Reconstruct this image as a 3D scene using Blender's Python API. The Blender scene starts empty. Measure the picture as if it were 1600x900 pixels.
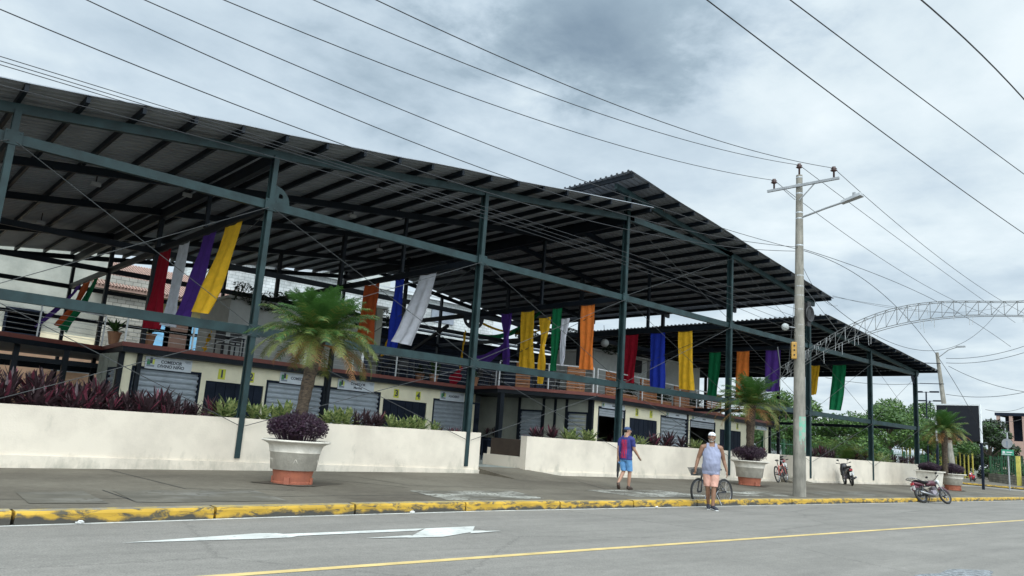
import bpy, bmesh, math, random
import numpy as np
from mathutils import Vector, Matrix, noise
random.seed(7)
S = bpy.context.scene
C = S.collection
PI = math.pi
R = math.radians

# ------------------------------------------------------------------ camera
CAM_H = 1.36
F_PX, YAW, PITCH, ROLL = 1197.09, 0.71773, 0.1896, 0.071478
_f = Vector((math.sin(YAW)*math.cos(PITCH), math.cos(YAW)*math.cos(PITCH), math.sin(PITCH)))
_r = Vector((math.cos(YAW), -math.sin(YAW), 0)); _u = _r.cross(_f)
_r2 = math.cos(ROLL)*_r + math.sin(ROLL)*_u
_u2 = -math.sin(ROLL)*_r + math.cos(ROLL)*_u
cam = bpy.data.cameras.new('camera'); co = bpy.data.objects.new('camera', cam); C.objects.link(co)
co.matrix_world = Matrix(((_r2.x, _u2.x, -_f.x, 0), (_r2.y, _u2.y, -_f.y, 0), (_r2.z, _u2.z, -_f.z, CAM_H), (0, 0, 0, 1)))
cam.sensor_width = 36; cam.lens = 36*F_PX/1600; cam.clip_start = 0.1; cam.clip_end = 3000
S.camera = co

def ray(x, y): return _r2*((x-800)/F_PX) - _u2*((y-450)/F_PX) + _f
def hit(x, y, P, n):
    d = ray(x, y); o = Vector((0, 0, CAM_H)); P = Vector(P); n = Vector(n)
    return o + d*(n.dot(P-o)/n.dot(d))
def onz(x, y, z=0.0): return hit(x, y, (0, 0, z), (0, 0, 1))
def ony(x, y, Y): return hit(x, y, (0, Y, 0), (0, 1, 0))
def onx(x, y, X): return hit(x, y, (X, 0, 0), (1, 0, 0))

# ------------------------------------------------------------------ world, sun, exposure
SUN_EL, SUN_AZ = R(42), R(208)      # azimuth measured from +Y towards +X
W = bpy.data.worlds.new('World'); S.world = W; W.use_nodes = True
wn = W.node_tree; wn.nodes.clear(); wl = wn.links
def WN(t, **k):
    n = wn.nodes.new(t)
    for a, b in k.items(): setattr(n, a, b)
    return n
def wmath(op, a, b=None):
    n = WN('ShaderNodeMath', operation=op)
    for i, v in enumerate((a, b)):
        if v is None: continue
        if isinstance(v, (int, float)): n.inputs[i].default_value = v
        else: wl.new(v, n.inputs[i])
    return n.outputs[0]
tc = WN('ShaderNodeTexCoord'); sep = WN('ShaderNodeSeparateXYZ'); wl.new(tc.outputs['Generated'], sep.inputs[0])
zz = wmath('ADD', wmath('MAXIMUM', sep.outputs[2], 0.0), 0.16)
cx = wmath('DIVIDE', sep.outputs[0], zz); cy = wmath('DIVIDE', sep.outputs[1], zz)
cmb = WN('ShaderNodeCombineXYZ'); wl.new(cx, cmb.inputs[0]); wl.new(cy, cmb.inputs[1]); cmb.inputs[2].default_value = 3.7
n1 = WN('ShaderNodeTexNoise'); n1.inputs['Scale'].default_value = 1.45; n1.inputs['Detail'].default_value = 7; n1.inputs['Roughness'].default_value = .52; n1.inputs['Distortion'].default_value = .1
wl.new(cmb.outputs[0], n1.inputs['Vector'])
n2 = WN('ShaderNodeTexNoise'); n2.inputs['Scale'].default_value = 4.2; n2.inputs['Detail'].default_value = 8; n2.inputs['Roughness'].default_value = .6; n2.inputs['Distortion'].default_value = .15
wl.new(cmb.outputs[0], n2.inputs['Vector'])
def cloud_blob(px, py, r0, r1):
    d = ray(px, py).normalized(); q = d.z + .16
    v = WN('ShaderNodeCombineXYZ'); v.inputs[0].default_value = d.x/q; v.inputs[1].default_value = d.y/q; v.inputs[2].default_value = 3.7
    ds = WN('ShaderNodeVectorMath', operation='DISTANCE'); wl.new(cmb.outputs[0], ds.inputs[0]); wl.new(v.outputs[0], ds.inputs[1])
    dd = wmath('ADD', ds.outputs['Value'], wmath('MULTIPLY', wmath('SUBTRACT', n2.outputs[0], .5), .6))
    m = WN('ShaderNodeMapRange'); m.interpolation_type = 'SMOOTHSTEP'
    wl.new(dd, m.inputs[0]); m.inputs[1].default_value = r0; m.inputs[2].default_value = r1; m.inputs[3].default_value = 1; m.inputs[4].default_value = 0
    return m.outputs[0]
cval = wmath('ADD', wmath('MULTIPLY', n1.outputs[0], .76), wmath('MULTIPLY', n2.outputs[0], .24))
dark1 = cloud_blob(945, 10, .05, .44)
dark2 = cloud_blob(660, 120, .05, .40)
dark3 = cloud_blob(1290, 420, .0, .45)
cval = wmath('SUBTRACT', cval, wmath('MULTIPLY', dark1, .28))
cval = wmath('SUBTRACT', cval, wmath('MULTIPLY', dark2, .08))
cval = wmath('SUBTRACT', cval, wmath('MULTIPLY', dark3, .05))
ramp = WN('ShaderNodeValToRGB'); wl.new(cval, ramp.inputs[0])
els = ramp.color_ramp.elements
els[0].position = .02; els[0].color = (.13, .185, .245, 1)
els[1].position = .62; els[1].color = (.60, .665, .695, 1)
for p, c in ((.28, (.265, .34, .40, 1)), (.37, (.36, .44, .505, 1)), (.45, (.43, .51, .57, 1)), (.53, (.52, .595, .635, 1))):
    e = els.new(p); e.color = c
sky = WN('ShaderNodeTexSky', sky_type='NISHITA'); sky.sun_disc = False
sky.sun_elevation = SUN_EL; sky.sun_rotation = SUN_AZ; sky.dust_density = 3
bg1 = WN('ShaderNodeBackground'); wl.new(sky.outputs[0], bg1.inputs[0]); bg1.inputs[1].default_value = .10
# overcast cloud deck is brighter overhead than near the horizon
zen = WN('ShaderNodeMapRange'); wl.new(sep.outputs[2], zen.inputs[0]); zen.inputs[1].default_value = .5; zen.inputs[2].default_value = 1; zen.inputs[3].default_value = 1.0; zen.inputs[4].default_value = 1.9
bg2 = WN('ShaderNodeBackground'); wl.new(ramp.outputs[0], bg2.inputs[0])
# sky glow added low behind the camera, to brighten the stall fronts
sdv = WN('ShaderNodeVectorMath', operation='DOT_PRODUCT'); wl.new(tc.outputs['Generated'], sdv.inputs[0]); sdv.inputs[1].default_value = (math.sin(SUN_AZ)*math.cos(R(28)), math.cos(SUN_AZ)*math.cos(R(28)), math.sin(R(28)))
glow = WN('ShaderNodeMapRange'); glow.interpolation_type = 'SMOOTHSTEP'; wl.new(sdv.outputs['Value'], glow.inputs[0]); glow.inputs[1].default_value = .0; glow.inputs[2].default_value = .95; glow.inputs[3].default_value = 1.0; glow.inputs[4].default_value = 2.8
wl.new(wmath('MULTIPLY', zen.outputs[0], glow.outputs[0]), bg2.inputs[1])
mx = WN('ShaderNodeMixShader'); mx.inputs[0].default_value = .93
wl.new(bg1.outputs[0], mx.inputs[1]); wl.new(bg2.outputs[0], mx.inputs[2])
wo = WN('ShaderNodeOutputWorld'); wl.new(mx.outputs[0], wo.inputs[0])

sl = bpy.data.lights.new('sun', 'SUN'); sl.energy = .5; sl.angle = R(18); sl.color = (1, .94, .84)
so = bpy.data.objects.new('sun', sl); C.objects.link(so)
sd = Vector((math.sin(SUN_AZ)*math.cos(SUN_EL), math.cos(SUN_AZ)*math.cos(SUN_EL), math.sin(SUN_EL)))
so.rotation_euler = sd.to_track_quat('Z', 'Y').to_euler(); so.location = (0, 0, 40)
S.view_settings.view_transform = 'Standard'; S.view_settings.look = 'None'
S.view_settings.exposure = 0.6; S.view_settings.gamma = 1

# ------------------------------------------------------------------ materials
MATS = {}
def pm(name, col, rough=.6, metal=0., var=.12, scale=3., col2=None, bump=0., bscale=None, spec=.5, streak=False, thr=None, tr=0):
    """procedural principled material: base colour wandering to col2 through noise, optional bump."""
    m = bpy.data.materials.new(name); m.use_nodes = True; nt = m.node_tree; n = nt.nodes; l = nt.links
    b = n['Principled BSDF']; b.inputs['Roughness'].default_value = rough; b.inputs['Metallic'].default_value = metal
    b.inputs['Specular IOR Level'].default_value = spec
    t = n.new('ShaderNodeTexCoord'); mp = n.new('ShaderNodeMapping'); l.new(t.outputs['Object'], mp.inputs[0])
    if streak: mp.inputs['Scale'].default_value = (1, 1, .12)
    nz = n.new('ShaderNodeTexNoise'); nz.inputs['Scale'].default_value = scale; nz.inputs['Detail'].default_value = 6; nz.inputs['Roughness'].default_value = .62
    l.new(mp.outputs[0], nz.inputs['Vector'])
    r = n.new('ShaderNodeValToRGB'); l.new(nz.outputs[0], r.inputs[0])
    c1 = tuple(col)+(1,)
    c2 = tuple(col2)+(1,) if col2 else tuple(max(0, c*(1-2*var)) for c in col)+(1,)
    if not col2: c1 = tuple(min(1, c*(1+var)) for c in col)+(1,)
    lo, hi = thr if thr else (.3, .7)
    r.color_ramp.elements[0].position = lo; r.color_ramp.elements[0].color = c2
    r.color_ramp.elements[1].position = hi; r.color_ramp.elements[1].color = c1
    l.new(r.outputs[0], b.inputs['Base Color'])
    if bump:
        nb = n.new('ShaderNodeTexNoise'); nb.inputs['Scale'].default_value = bscale or scale*8; nb.inputs['Detail'].default_value = 4
        l.new(t.outputs['Object'], nb.inputs['Vector'])
        bp = n.new('ShaderNodeBump'); bp.inputs['Strength'].default_value = bump; bp.inputs['Distance'].default_value = .02
        l.new(nb.outputs[0], bp.inputs['Height']); l.new(bp.outputs[0], b.inputs['Normal'])
    if tr:
        b.inputs['Transmission Weight'].default_value = 0
        b.inputs['Subsurface Weight'].default_value = 0
        td = n.new('ShaderNodeBsdfTranslucent'); l.new(r.outputs[0], td.inputs[0])
        ms = n.new('ShaderNodeMixShader'); ms.inputs[0].default_value = tr
        l.new(b.outputs[0], ms.inputs[1]); l.new(td.outputs[0], ms.inputs[2]); l.new(ms.outputs[0], n['Material Output'].inputs[0])
    MATS[name] = m
    return m
def nodes_of(m): return m.node_tree.nodes, m.node_tree.links, m.node_tree.nodes['Principled BSDF']

def asphalt():
    m = pm('asphalt', (.236, .220, .196), .82, var=.05, scale=.6, col2=(.194, .181, .162), spec=.35)
    n, l, b = nodes_of(m); t = n.new('ShaderNodeTexCoord')
    g = n.new('ShaderNodeTexNoise'); g.inputs['Scale'].default_value = 55; g.inputs['Detail'].default_value = 3; l.new(t.outputs['Object'], g.inputs['Vector'])
    mp = n.new('ShaderNodeMapping'); mp.inputs['Scale'].default_value = (.25, 2.2, 1); l.new(t.outputs['Object'], mp.inputs[0])
    w = n.new('ShaderNodeTexNoise'); w.inputs['Scale'].default_value = 1.3; w.inputs['Detail'].default_value = 6; l.new(mp.outputs[0], w.inputs['Vector'])
    base = b.inputs['Base Color'].links[0].from_socket
    m1 = n.new('ShaderNodeMix'); m1.data_type = 'RGBA'; m1.blend_type = 'MULTIPLY'; m1.inputs[0].default_value = 1
    r = n.new('ShaderNodeMapRange'); l.new(g.outputs[0], r.inputs[0]); r.inputs[1].default_value = .3; r.inputs[2].default_value = .7; r.inputs[3].default_value = .72; r.inputs[4].default_value = 1.2
    r2 = n.new('ShaderNodeMapRange'); l.new(w.outputs[0], r2.inputs[0]); r2.inputs[1].default_value = .3; r2.inputs[2].default_value = .7; r2.inputs[3].default_value = .88; r2.inputs[4].default_value = 1.1
    mu = n.new('ShaderNodeMath'); mu.operation = 'MULTIPLY'; l.new(r.outputs[0], mu.inputs[0]); l.new(r2.outputs[0], mu.inputs[1])
    g2 = n.new('ShaderNodeTexNoise'); g2.inputs['Scale'].default_value = 8; g2.inputs['Detail'].default_value = 10; g2.inputs['Roughness'].default_value = .8; l.new(t.outputs['Object'], g2.inputs['Vector'])
    r4 = n.new('ShaderNodeMapRange'); l.new(g2.outputs[0], r4.inputs[0]); r4.inputs[1].default_value = .32; r4.inputs[2].default_value = .68; r4.inputs[3].default_value = .82; r4.inputs[4].default_value = 1.12
    vz = n.new('ShaderNodeTexVoronoi'); vz.feature = 'DISTANCE_TO_EDGE'; vz.inputs['Scale'].default_value = .22
    wv = n.new('ShaderNodeVectorMath'); wv.operation = 'MULTIPLY_ADD'; l.new(g2.outputs['Color'], wv.inputs[0]); wv.inputs[1].default_value = (.5, .5, 0); l.new(t.outputs['Object'], wv.inputs[2]); l.new(wv.outputs[0], vz.inputs['Vector'])
    r5 = n.new('ShaderNodeMapRange'); l.new(vz.outputs['Distance'], r5.inputs[0]); r5.inputs[1].default_value = .0; r5.inputs[2].default_value = .006; r5.inputs[3].default_value = .68; r5.inputs[4].default_value = 1
    mu2 = n.new('ShaderNodeMath'); mu2.operation = 'MULTIPLY'; l.new(r4.outputs[0], mu2.inputs[0]); l.new(r5.outputs[0], mu2.inputs[1])
    mu3 = n.new('ShaderNodeMath'); mu3.operation = 'MULTIPLY'; l.new(mu.outputs[0], mu3.inputs[0]); l.new(mu2.outputs[0], mu3.inputs[1]); mu = mu3
    l.new(base, m1.inputs[6]); l.new(mu.outputs[0], m1.inputs[7]); l.new(m1.outputs[2], b.inputs['Base Color'])
    bp = n.new('ShaderNodeBump'); bp.inputs['Strength'].default_value = .35; bp.inputs['Distance'].default_value = .01
    l.new(g.outputs[0], bp.inputs['Height']); l.new(bp.outputs[0], b.inputs['Normal'])
    return m
def concrete_walk():
    m = pm('walk_concrete', (.155, .136, .102), .85, scale=.32, col2=(.072, .059, .042), thr=(.32, .66), bump=.25, bscale=40)
    n, l, b = nodes_of(m); t = n.new('ShaderNodeTexCoord'); base = b.inputs['Base Color'].links[0].from_socket
    g = n.new('ShaderNodeTexNoise'); g.inputs['Scale'].default_value = 9; g.inputs['Detail'].default_value = 8; g.inputs['Roughness'].default_value = .75; l.new(t.outputs['Object'], g.inputs['Vector'])
    r = n.new('ShaderNodeMapRange'); l.new(g.outputs[0], r.inputs[0]); r.inputs[1].default_value = .25; r.inputs[2].default_value = .75; r.inputs[3].default_value = .7; r.inputs[4].default_value = 1.28
    m1 = n.new('ShaderNodeMix'); m1.data_type = 'RGBA'; m1.blend_type = 'MULTIPLY'; m1.inputs[0].default_value = 1
    l.new(base, m1.inputs[6]); l.new(r.outputs[0], m1.inputs[7]); l.new(m1.outputs[2], b.inputs['Base Color'])
    return m
def two_tone(name, a, bcol, scale, thr, rough=.8, vor=False, detail=8, bump=.3, mapscale=None, dist=0):
    """paint with flaked or mottled second colour; hard edged mask"""
    m = bpy.data.materials.new(name); m.use_nodes = True; n, l, b = nodes_of(m); b.inputs['Roughness'].default_value = rough
    t = n.new('ShaderNodeTexCoord'); mp = n.new('ShaderNodeMapping'); l.new(t.outputs['Object'], mp.inputs[0])
    if mapscale: mp.inputs['Scale'].default_value = mapscale
    if vor:
        z = n.new('ShaderNodeTexVoronoi'); z.feature = 'DISTANCE_TO_EDGE'; z.inputs['Scale'].default_value = vor; l.new(mp.outputs[0], z.inputs['Vector'])
        zr = n.new('ShaderNodeMapRange'); l.new(z.outputs['Distance'], zr.inputs[0]); zr.inputs[1].default_value = .03; zr.inputs[2].default_value = .09
        nz = n.new('ShaderNodeTexNoise'); nz.inputs['Scale'].default_value = scale; nz.inputs['Detail'].default_value = detail; l.new(mp.outputs[0], nz.inputs['Vector'])
        r0 = n.new('ShaderNodeMapRange'); l.new(nz.outputs[0], r0.inputs[0]); r0.inputs[1].default_value = thr[0]; r0.inputs[2].default_value = thr[1]
        mu = n.new('ShaderNodeMath'); mu.operation = 'MULTIPLY'; l.new(zr.outputs[0], mu.inputs[0]); l.new(r0.outputs[0], mu.inputs[1]); fac = mu.outputs[0]
    else:
        nz = n.new('ShaderNodeTexNoise'); nz.inputs['Scale'].default_value = scale; nz.inputs['Detail'].default_value = detail; nz.inputs['Roughness'].default_value = .7; nz.inputs['Distortion'].default_value = dist
        l.new(mp.outputs[0], nz.inputs['Vector'])
        r0 = n.new('ShaderNodeMapRange'); l.new(nz.outputs[0], r0.inputs[0]); r0.inputs[1].default_value = thr[0]; r0.inputs[2].default_value = thr[1]; fac = r0.outputs[0]
    mix = n.new('ShaderNodeMix'); mix.data_type = 'RGBA'; l.new(fac, mix.inputs[0]); mix.inputs[6].default_value = tuple(bcol)+(1,); mix.inputs[7].default_value = tuple(a)+(1,)
    n2_ = n.new('ShaderNodeTexNoise'); n2_.inputs['Scale'].default_value = 2.2; n2_.inputs['Detail'].default_value = 7; l.new(t.outputs['Object'], n2_.inputs['Vector'])
    r3 = n.new('ShaderNodeMapRange'); l.new(n2_.outputs[0], r3.inputs[0]); r3.inputs[1].default_value = .3; r3.inputs[2].default_value = .7; r3.inputs[3].default_value = .72; r3.inputs[4].default_value = 1.12
    m2 = n.new('ShaderNodeMix'); m2.data_type = 'RGBA'; m2.blend_type = 'MULTIPLY'; m2.inputs[0].default_value = 1; l.new(mix.outputs[2], m2.inputs[6]); l.new(r3.outputs[0], m2.inputs[7])
    l.new(m2.outputs[2], b.inputs['Base Color'])
    if bump:
        bp = n.new('ShaderNodeBump'); bp.inputs['Strength'].default_value = bump; bp.inputs['Distance'].default_value = .01; l.new(fac, bp.inputs['Height']); l.new(bp.outputs[0], b.inputs['Normal'])
    MATS[name] = m; return m
def brick(name, c1, c2, mortar, scale=1.0, bw=.4, rh=.2, ms=.012, rot=(R(90), 0, 0)):
    m = bpy.data.materials.new(name); m.use_nodes = True; n, l, b = nodes_of(m); b.inputs['Roughness'].default_value = .85
    t = n.new('ShaderNodeTexCoord'); mp = n.new('ShaderNodeMapping'); mp.inputs['Rotation'].default_value = rot; l.new(t.outputs['Object'], mp.inputs[0])
    k = n.new('ShaderNodeTexBrick'); l.new(mp.outputs[0], k.inputs['Vector']); k.inputs['Color1'].default_value = tuple(c1)+(1,); k.inputs['Color2'].default_value = tuple(c2)+(1,); k.inputs['Mortar'].default_value = tuple(mortar)+(1,)
    k.inputs['Scale'].default_value = scale; k.inputs['Brick Width'].default_value = bw; k.inputs['Row Height'].default_value = rh; k.inputs['Mortar Size'].default_value = ms
    nz = n.new('ShaderNodeTexNoise'); nz.inputs['Scale'].default_value = .9; nz.inputs['Detail'].default_value = 8; l.new(t.outputs['Object'], nz.inputs['Vector'])
    r3 = n.new('ShaderNodeMapRange'); l.new(nz.outputs[0], r3.inputs[0]); r3.inputs[1].default_value = .3; r3.inputs[2].default_value = .7; r3.inputs[3].default_value = .6; r3.inputs[4].default_value = 1.15
    m2 = n.new('ShaderNodeMix'); m2.data_type = 'RGBA'; m2.blend_type = 'MULTIPLY'; m2.inputs[0].default_value = 1; l.new(k.outputs[0], m2.inputs[6]); l.new(r3.outputs[0], m2.inputs[7])
    l.new(m2.outputs[2], b.inputs['Base Color'])
    bp = n.new('ShaderNodeBump'); bp.inputs['Strength'].default_value = .5; bp.inputs['Distance'].default_value = .01; l.new(k.outputs['Fac'], bp.inputs['Height']); bp.invert = True; l.new(bp.outputs[0], b.inputs['Normal'])
    MATS[name] = m; return m

asphalt(); concrete_walk()
pm('ground_dirt', (.16, .15, .125), .9, scale=.3, col2=(.09, .1, .06))
pm('plaza_floor', (.30, .33, .31), .7, var=.1, scale=1.2, bump=.1)
two_tone('kerb_paint', (.52, .315, .03), (.085, .075, .05), 6.0, (.405, .505), .7, mapscale=(.55, 1, 1.6), dist=.8)
two_tone('kerb_top', (.40, .30, .10), (.22, .20, .165), 5, (.44, .56), .8)
two_tone('cobble', (.42, .41, .36), (.10, .09, .068), 1.3, (.40, .62), .85, vor=7.0, mapscale=(.7, 1.3, 1))
two_tone('cobble_worn', (.21, .20, .175), (.105, .093, .07), 1.1, (.45, .72), .85, vor=5.0, mapscale=(.7, 1.3, 1))
two_tone('road_white', (.60, .60, .56), (.27, .27, .25), 7, (.32, .46), .7, bump=0)
two_tone('road_yellow', (.62, .46, .19), (.32, .28, .19), 8, (.28, .42), .7, bump=0)
def kerb_dirt():
    m = MATS['kerb_paint']; n, l, b = nodes_of(m); t = n.new('ShaderNodeTexCoord'); sp = n.new('ShaderNodeSeparateXYZ'); l.new(t.outputs['Object'], sp.inputs[0])
    base = b.inputs['Base Color'].links[0].from_socket; g = n.new('ShaderNodeTexNoise'); g.inputs['Scale'].default_value = 3; g.inputs['Detail'].default_value = 9; l.new(t.outputs['Object'], g.inputs['Vector'])
    ma = n.new('ShaderNodeMath'); ma.operation = 'MULTIPLY_ADD'; l.new(sp.outputs[2], ma.inputs[0]); ma.inputs[1].default_value = 3.2; l.new(g.outputs[0], ma.inputs[2])
    r = n.new('ShaderNodeMapRange'); l.new(ma.outputs[0], r.inputs[0]); r.inputs[1].default_value = .58; r.inputs[2].default_value = .72
    mix = n.new('ShaderNodeMix'); mix.data_type = 'RGBA'; l.new(r.outputs[0], mix.inputs[0]); mix.inputs[6].default_value = (.05, .046, .038, 1); l.new(base, mix.inputs[7]); l.new(mix.outputs[2], b.inputs['Base Color'])
kerb_dirt()
def wall_paint():
    m = pm('cream_wall', (.70, .625, .52), .85, scale=1.0, col2=(.54, .48, .40), thr=(.28, .58), streak=False, bump=.15, bscale=30)
    n, l, b = nodes_of(m); t = n.new('ShaderNodeTexCoord'); base = b.inputs['Base Color'].links[0].from_socket
    sp = n.new('ShaderNodeSeparateXYZ'); l.new(t.outputs['Object'], sp.inputs[0])
    mp = n.new('ShaderNodeMapping'); mp.inputs['Scale'].default_value = (1.0, 1.0, .45); l.new(t.outputs['Object'], mp.inputs[0])
    g = n.new('ShaderNodeTexNoise'); g.inputs['Scale'].default_value = 2.4; g.inputs['Detail'].default_value = 9; g.inputs['Roughness'].default_value = .7; l.new(mp.outputs[0], g.inputs['Vector'])
    # grime and rain streaks gather low down, under an uneven edge
    hz = n.new('ShaderNodeMapRange'); l.new(sp.outputs[2], hz.inputs[0]); hz.inputs[1].default_value = .15; hz.inputs[2].default_value = .62; hz.inputs[3].default_value = .15; hz.inputs[4].default_value = -.05
    ad = n.new('ShaderNodeMath'); ad.operation = 'ADD'; l.new(g.outputs[0], ad.inputs[0]); l.new(hz.outputs[0], ad.inputs[1])
    r = n.new('ShaderNodeMapRange'); l.new(ad.outputs[0], r.inputs[0]); r.inputs[1].default_value = .55; r.inputs[2].default_value = .9
    mix = n.new('ShaderNodeMix'); mix.data_type = 'RGBA'; l.new(r.outputs[0], mix.inputs[0]); l.new(base, mix.inputs[6]); mix.inputs[7].default_value = (.27, .26, .21, 1)
    l.new(mix.outputs[2], b.inputs['Base Color']); return m
wall_paint()
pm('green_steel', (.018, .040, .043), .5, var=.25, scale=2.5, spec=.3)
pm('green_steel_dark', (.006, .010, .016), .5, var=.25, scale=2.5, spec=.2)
pm('galv_roof', (.33, .35, .38), .6, metal=.2, scale=.7, col2=(.19, .205, .23), thr=(.3, .75))
pm('galv_light', (.5, .52, .54), .4, metal=.6, var=.1, scale=2)
pm('cable_steel', (.055, .06, .062), .6, metal=.1, var=.1)
pm('cable_black', (.012, .013, .016), .5, var=.1)
pm('red_fascia', (.23, .062, .045), .6, scale=4, col2=(.15, .045, .035))
pm('stall_cream', (.86, .79, .58), .8, var=.07, scale=1.5, bump=.1)
pm('stall_grey', (.32, .33, .28), .8, var=.1, scale=1.5)
pm('shutter', (.38, .42, .46), .4, metal=.3, var=.12, scale=3)
pm('door_dark', (.014, .02, .034), .75, var=.2, scale=2, spec=.15)
pm('dark_inside', (.012, .013, .017), .8, var=.2)
pm('sign_white', (.60, .64, .68), .5, var=.06, scale=3)
pm('sign_yellow', (.62, .62, .05), .5, var=.06)
pm('ink', (.04, .05, .07), .5); pm('ink_grey', (.25, .28, .33), .5); pm('logo_green', (.05, .25, .10), .5); pm('logo_yellow', (.62, .66, .10), .5)
pm('rail_white', (.72, .74, .75), .4, var=.04)
for nm, c in dict(yellow=(.85, .50, .035), purple=(.085, .035, .24), white=(.66, .68, .75), red=(.36, .012, .03), orange=(.85, .24, .05), burnt=(.50, .10, .03), blue=(.02, .045, .40), green=(.012, .19, .075)).items():
    pm('cloth_'+nm, c, .8, var=.10, scale=5, spec=.15, tr=.28)
pm('pot_white', (.74, .69, .60), .8, scale=5, col2=(.52, .48, .41), bump=.25, bscale=30)
pm('pot_terra', (.40, .125, .065), .75, scale=4, col2=(.28, .09, .055), bump=.15)
pm('soil', (.05, .035, .025), .95, bump=.5)
pm('palm_green', (.07, .165, .032), .5, scale=2, col2=(.03, .085, .02), tr=.3)
pm('palm_yellow', (.19, .21, .05), .5, scale=2, col2=(.13, .15, .03), tr=.3)
pm('palm_dry', (.50, .24, .07), .6, scale=3, col2=(.17, .085, .04), tr=.2)
two_tone('palm_trunk', (.12, .085, .055), (.03, .022, .017), 14, (.4, .6), .9, mapscale=(1, 1, 2.2))
pm('leaf_purple', (.095, .055, .064), .45, scale=6, col2=(.030, .020, .023), tr=.1)
pm('leaf_magenta', (.27, .06, .10), .45, scale=6, col2=(.09, .025, .035), tr=.25)
pm('leaf_plum', (.06, .022, .045), .5, scale=9, col2=(.016, .010, .02), tr=.15)
pm('leaf_variegated', (.38, .42, .17), .45, scale=14, col2=(.08, .15, .045), thr=(.42, .56), tr=.25)
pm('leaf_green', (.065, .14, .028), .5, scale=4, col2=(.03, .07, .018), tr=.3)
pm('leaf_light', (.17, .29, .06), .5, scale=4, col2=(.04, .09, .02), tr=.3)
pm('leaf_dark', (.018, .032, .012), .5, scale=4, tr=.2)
pm('bark', (.11, .085, .06), .9, scale=6, bump=.4)
two_tone('pole_concrete', (.33, .305, .26), (.17, .16, .135), 4, (.35, .65), .85, mapscale=(1, 1, .25))
pm('pole_green_paint', (.16, .42, .30), .8, scale=9, col2=(.33, .34, .29), thr=(.42, .56))
pm('insulator', (.06, .025, .02), .25); pm('lamp_grey', (.38, .39, .40), .5, metal=.3); pm('glass_pale', (.7, .72, .72), .25)
pm('box_orange', (.42, .23, .04), .5, var=.08); pm('box_black', (.02, .02, .022), .5)
pm('skin_tan', (.235, .12, .07), .55, var=.08, scale=6); pm('skin_light', (.38, .21, .14), .55, var=.08, scale=6)
pm('shirt_lavender', (.27, .285, .39), .85, var=.07, scale=9); pm('shorts_peach', (.56, .31, .24), .85, var=.08, scale=9)
pm('shirt_navy', (.025, .03, .16), .8, var=.1, scale=9); pm('shirt_crimson', (.45, .012, .05), .8, var=.15, scale=12); pm('shorts_blue', (.12, .30, .56), .85, var=.1, scale=9)
pm('cap_white', (.75, .76, .78), .8); pm('cap_navy', (.03, .06, .15), .8); pm('hair_grey', (.33, .31, .29), .8); pm('hair_black', (.015, .012, .01), .6)
pm('shoe_navy', (.02, .022, .035), .7); pm('shoe_white', (.7, .7, .68), .6); pm('shoe_brown', (.05, .03, .022), .6); pm('umbrella_black', (.025, .025, .03), .6)
pm('rubber', (.018, .018, .018), .8); pm('chrome', (.25, .25, .26), .25, metal=.9); pm('bike_black', (.02, .022, .03), .35); pm('bike_red', (.42, .10, .08), .35); pm('moto_red', (.085, .018, .03), .25); pm('moto_silver', (.26, .23, .26), .3, metal=.4); pm('moto_black', (.015, .015, .018), .35); pm('helmet_red', (.40, .02, .03), .2)
pm('wicker', (.12, .12, .12), .8)
pm('wood_orange', (.42, .17, .06), .6, scale=6, col2=(.28, .11, .04)); pm('kiosk_pale', (.45, .47, .45), .7, var=.06)
pm('plaster_old', (.42, .42, .37), .9, scale=.8, col2=(.24, .25, .22), bump=.2); brick('block_wall', (.50, .48, .42), (.36, .35, .31), (.14, .14, .12))
brick('block_white', (.62, .64, .64), (.52, .55, .55), (.30, .32, .32)); brick('stone_wall', (.30, .27, .22), (.20, .18, .14), (.08, .075, .06), bw=.5, rh=.25, ms=.02)
pm('tile_red', (.34, .21, .17), .8, scale=3, col2=(.22, .15, .12)); pm('peach', (.74, .45, .29), .85, var=.06, scale=1); pm('paint_yellow', (.50, .42, .20), .85, var=.08); pm('sky_blue_paint', (.28, .62, .92), .6, var=.06); pm('brown_door', (.13, .075, .055), .6)
pm('pink_wall', (.46, .30, .24), .85, scale=1, col2=(.36, .25, .21)); pm('fence_green', (.02, .095, .042), .5); pm('fence_yellow', (.55, .48, .10), .5); pm('billboard_black', (.012, .014, .02), .45)
pm('street_sign_green', (.05, .33, .20), .5); pm('car_white', (.6, .62, .64), .25); pm('car_blue', (.04, .10, .28), .25)
pm('terracotta_pot', (.35, .17, .09), .8); pm('zinc_sheet', (.42, .44, .45), .55, metal=.3, var=.12, scale=1)
pm('arch_grey', (.20, .205, .205), .5, metal=.2); pm('icicle_grey', (.42, .43, .43), .5); pm('shaded_walk', (.045, .038, .028), .8, scale=3, col2=(.085, .07, .05)); pm('bulb_white', (.42, .44, .43), .4)  # the darkened walk tone here paints contact shade under the pots

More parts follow.
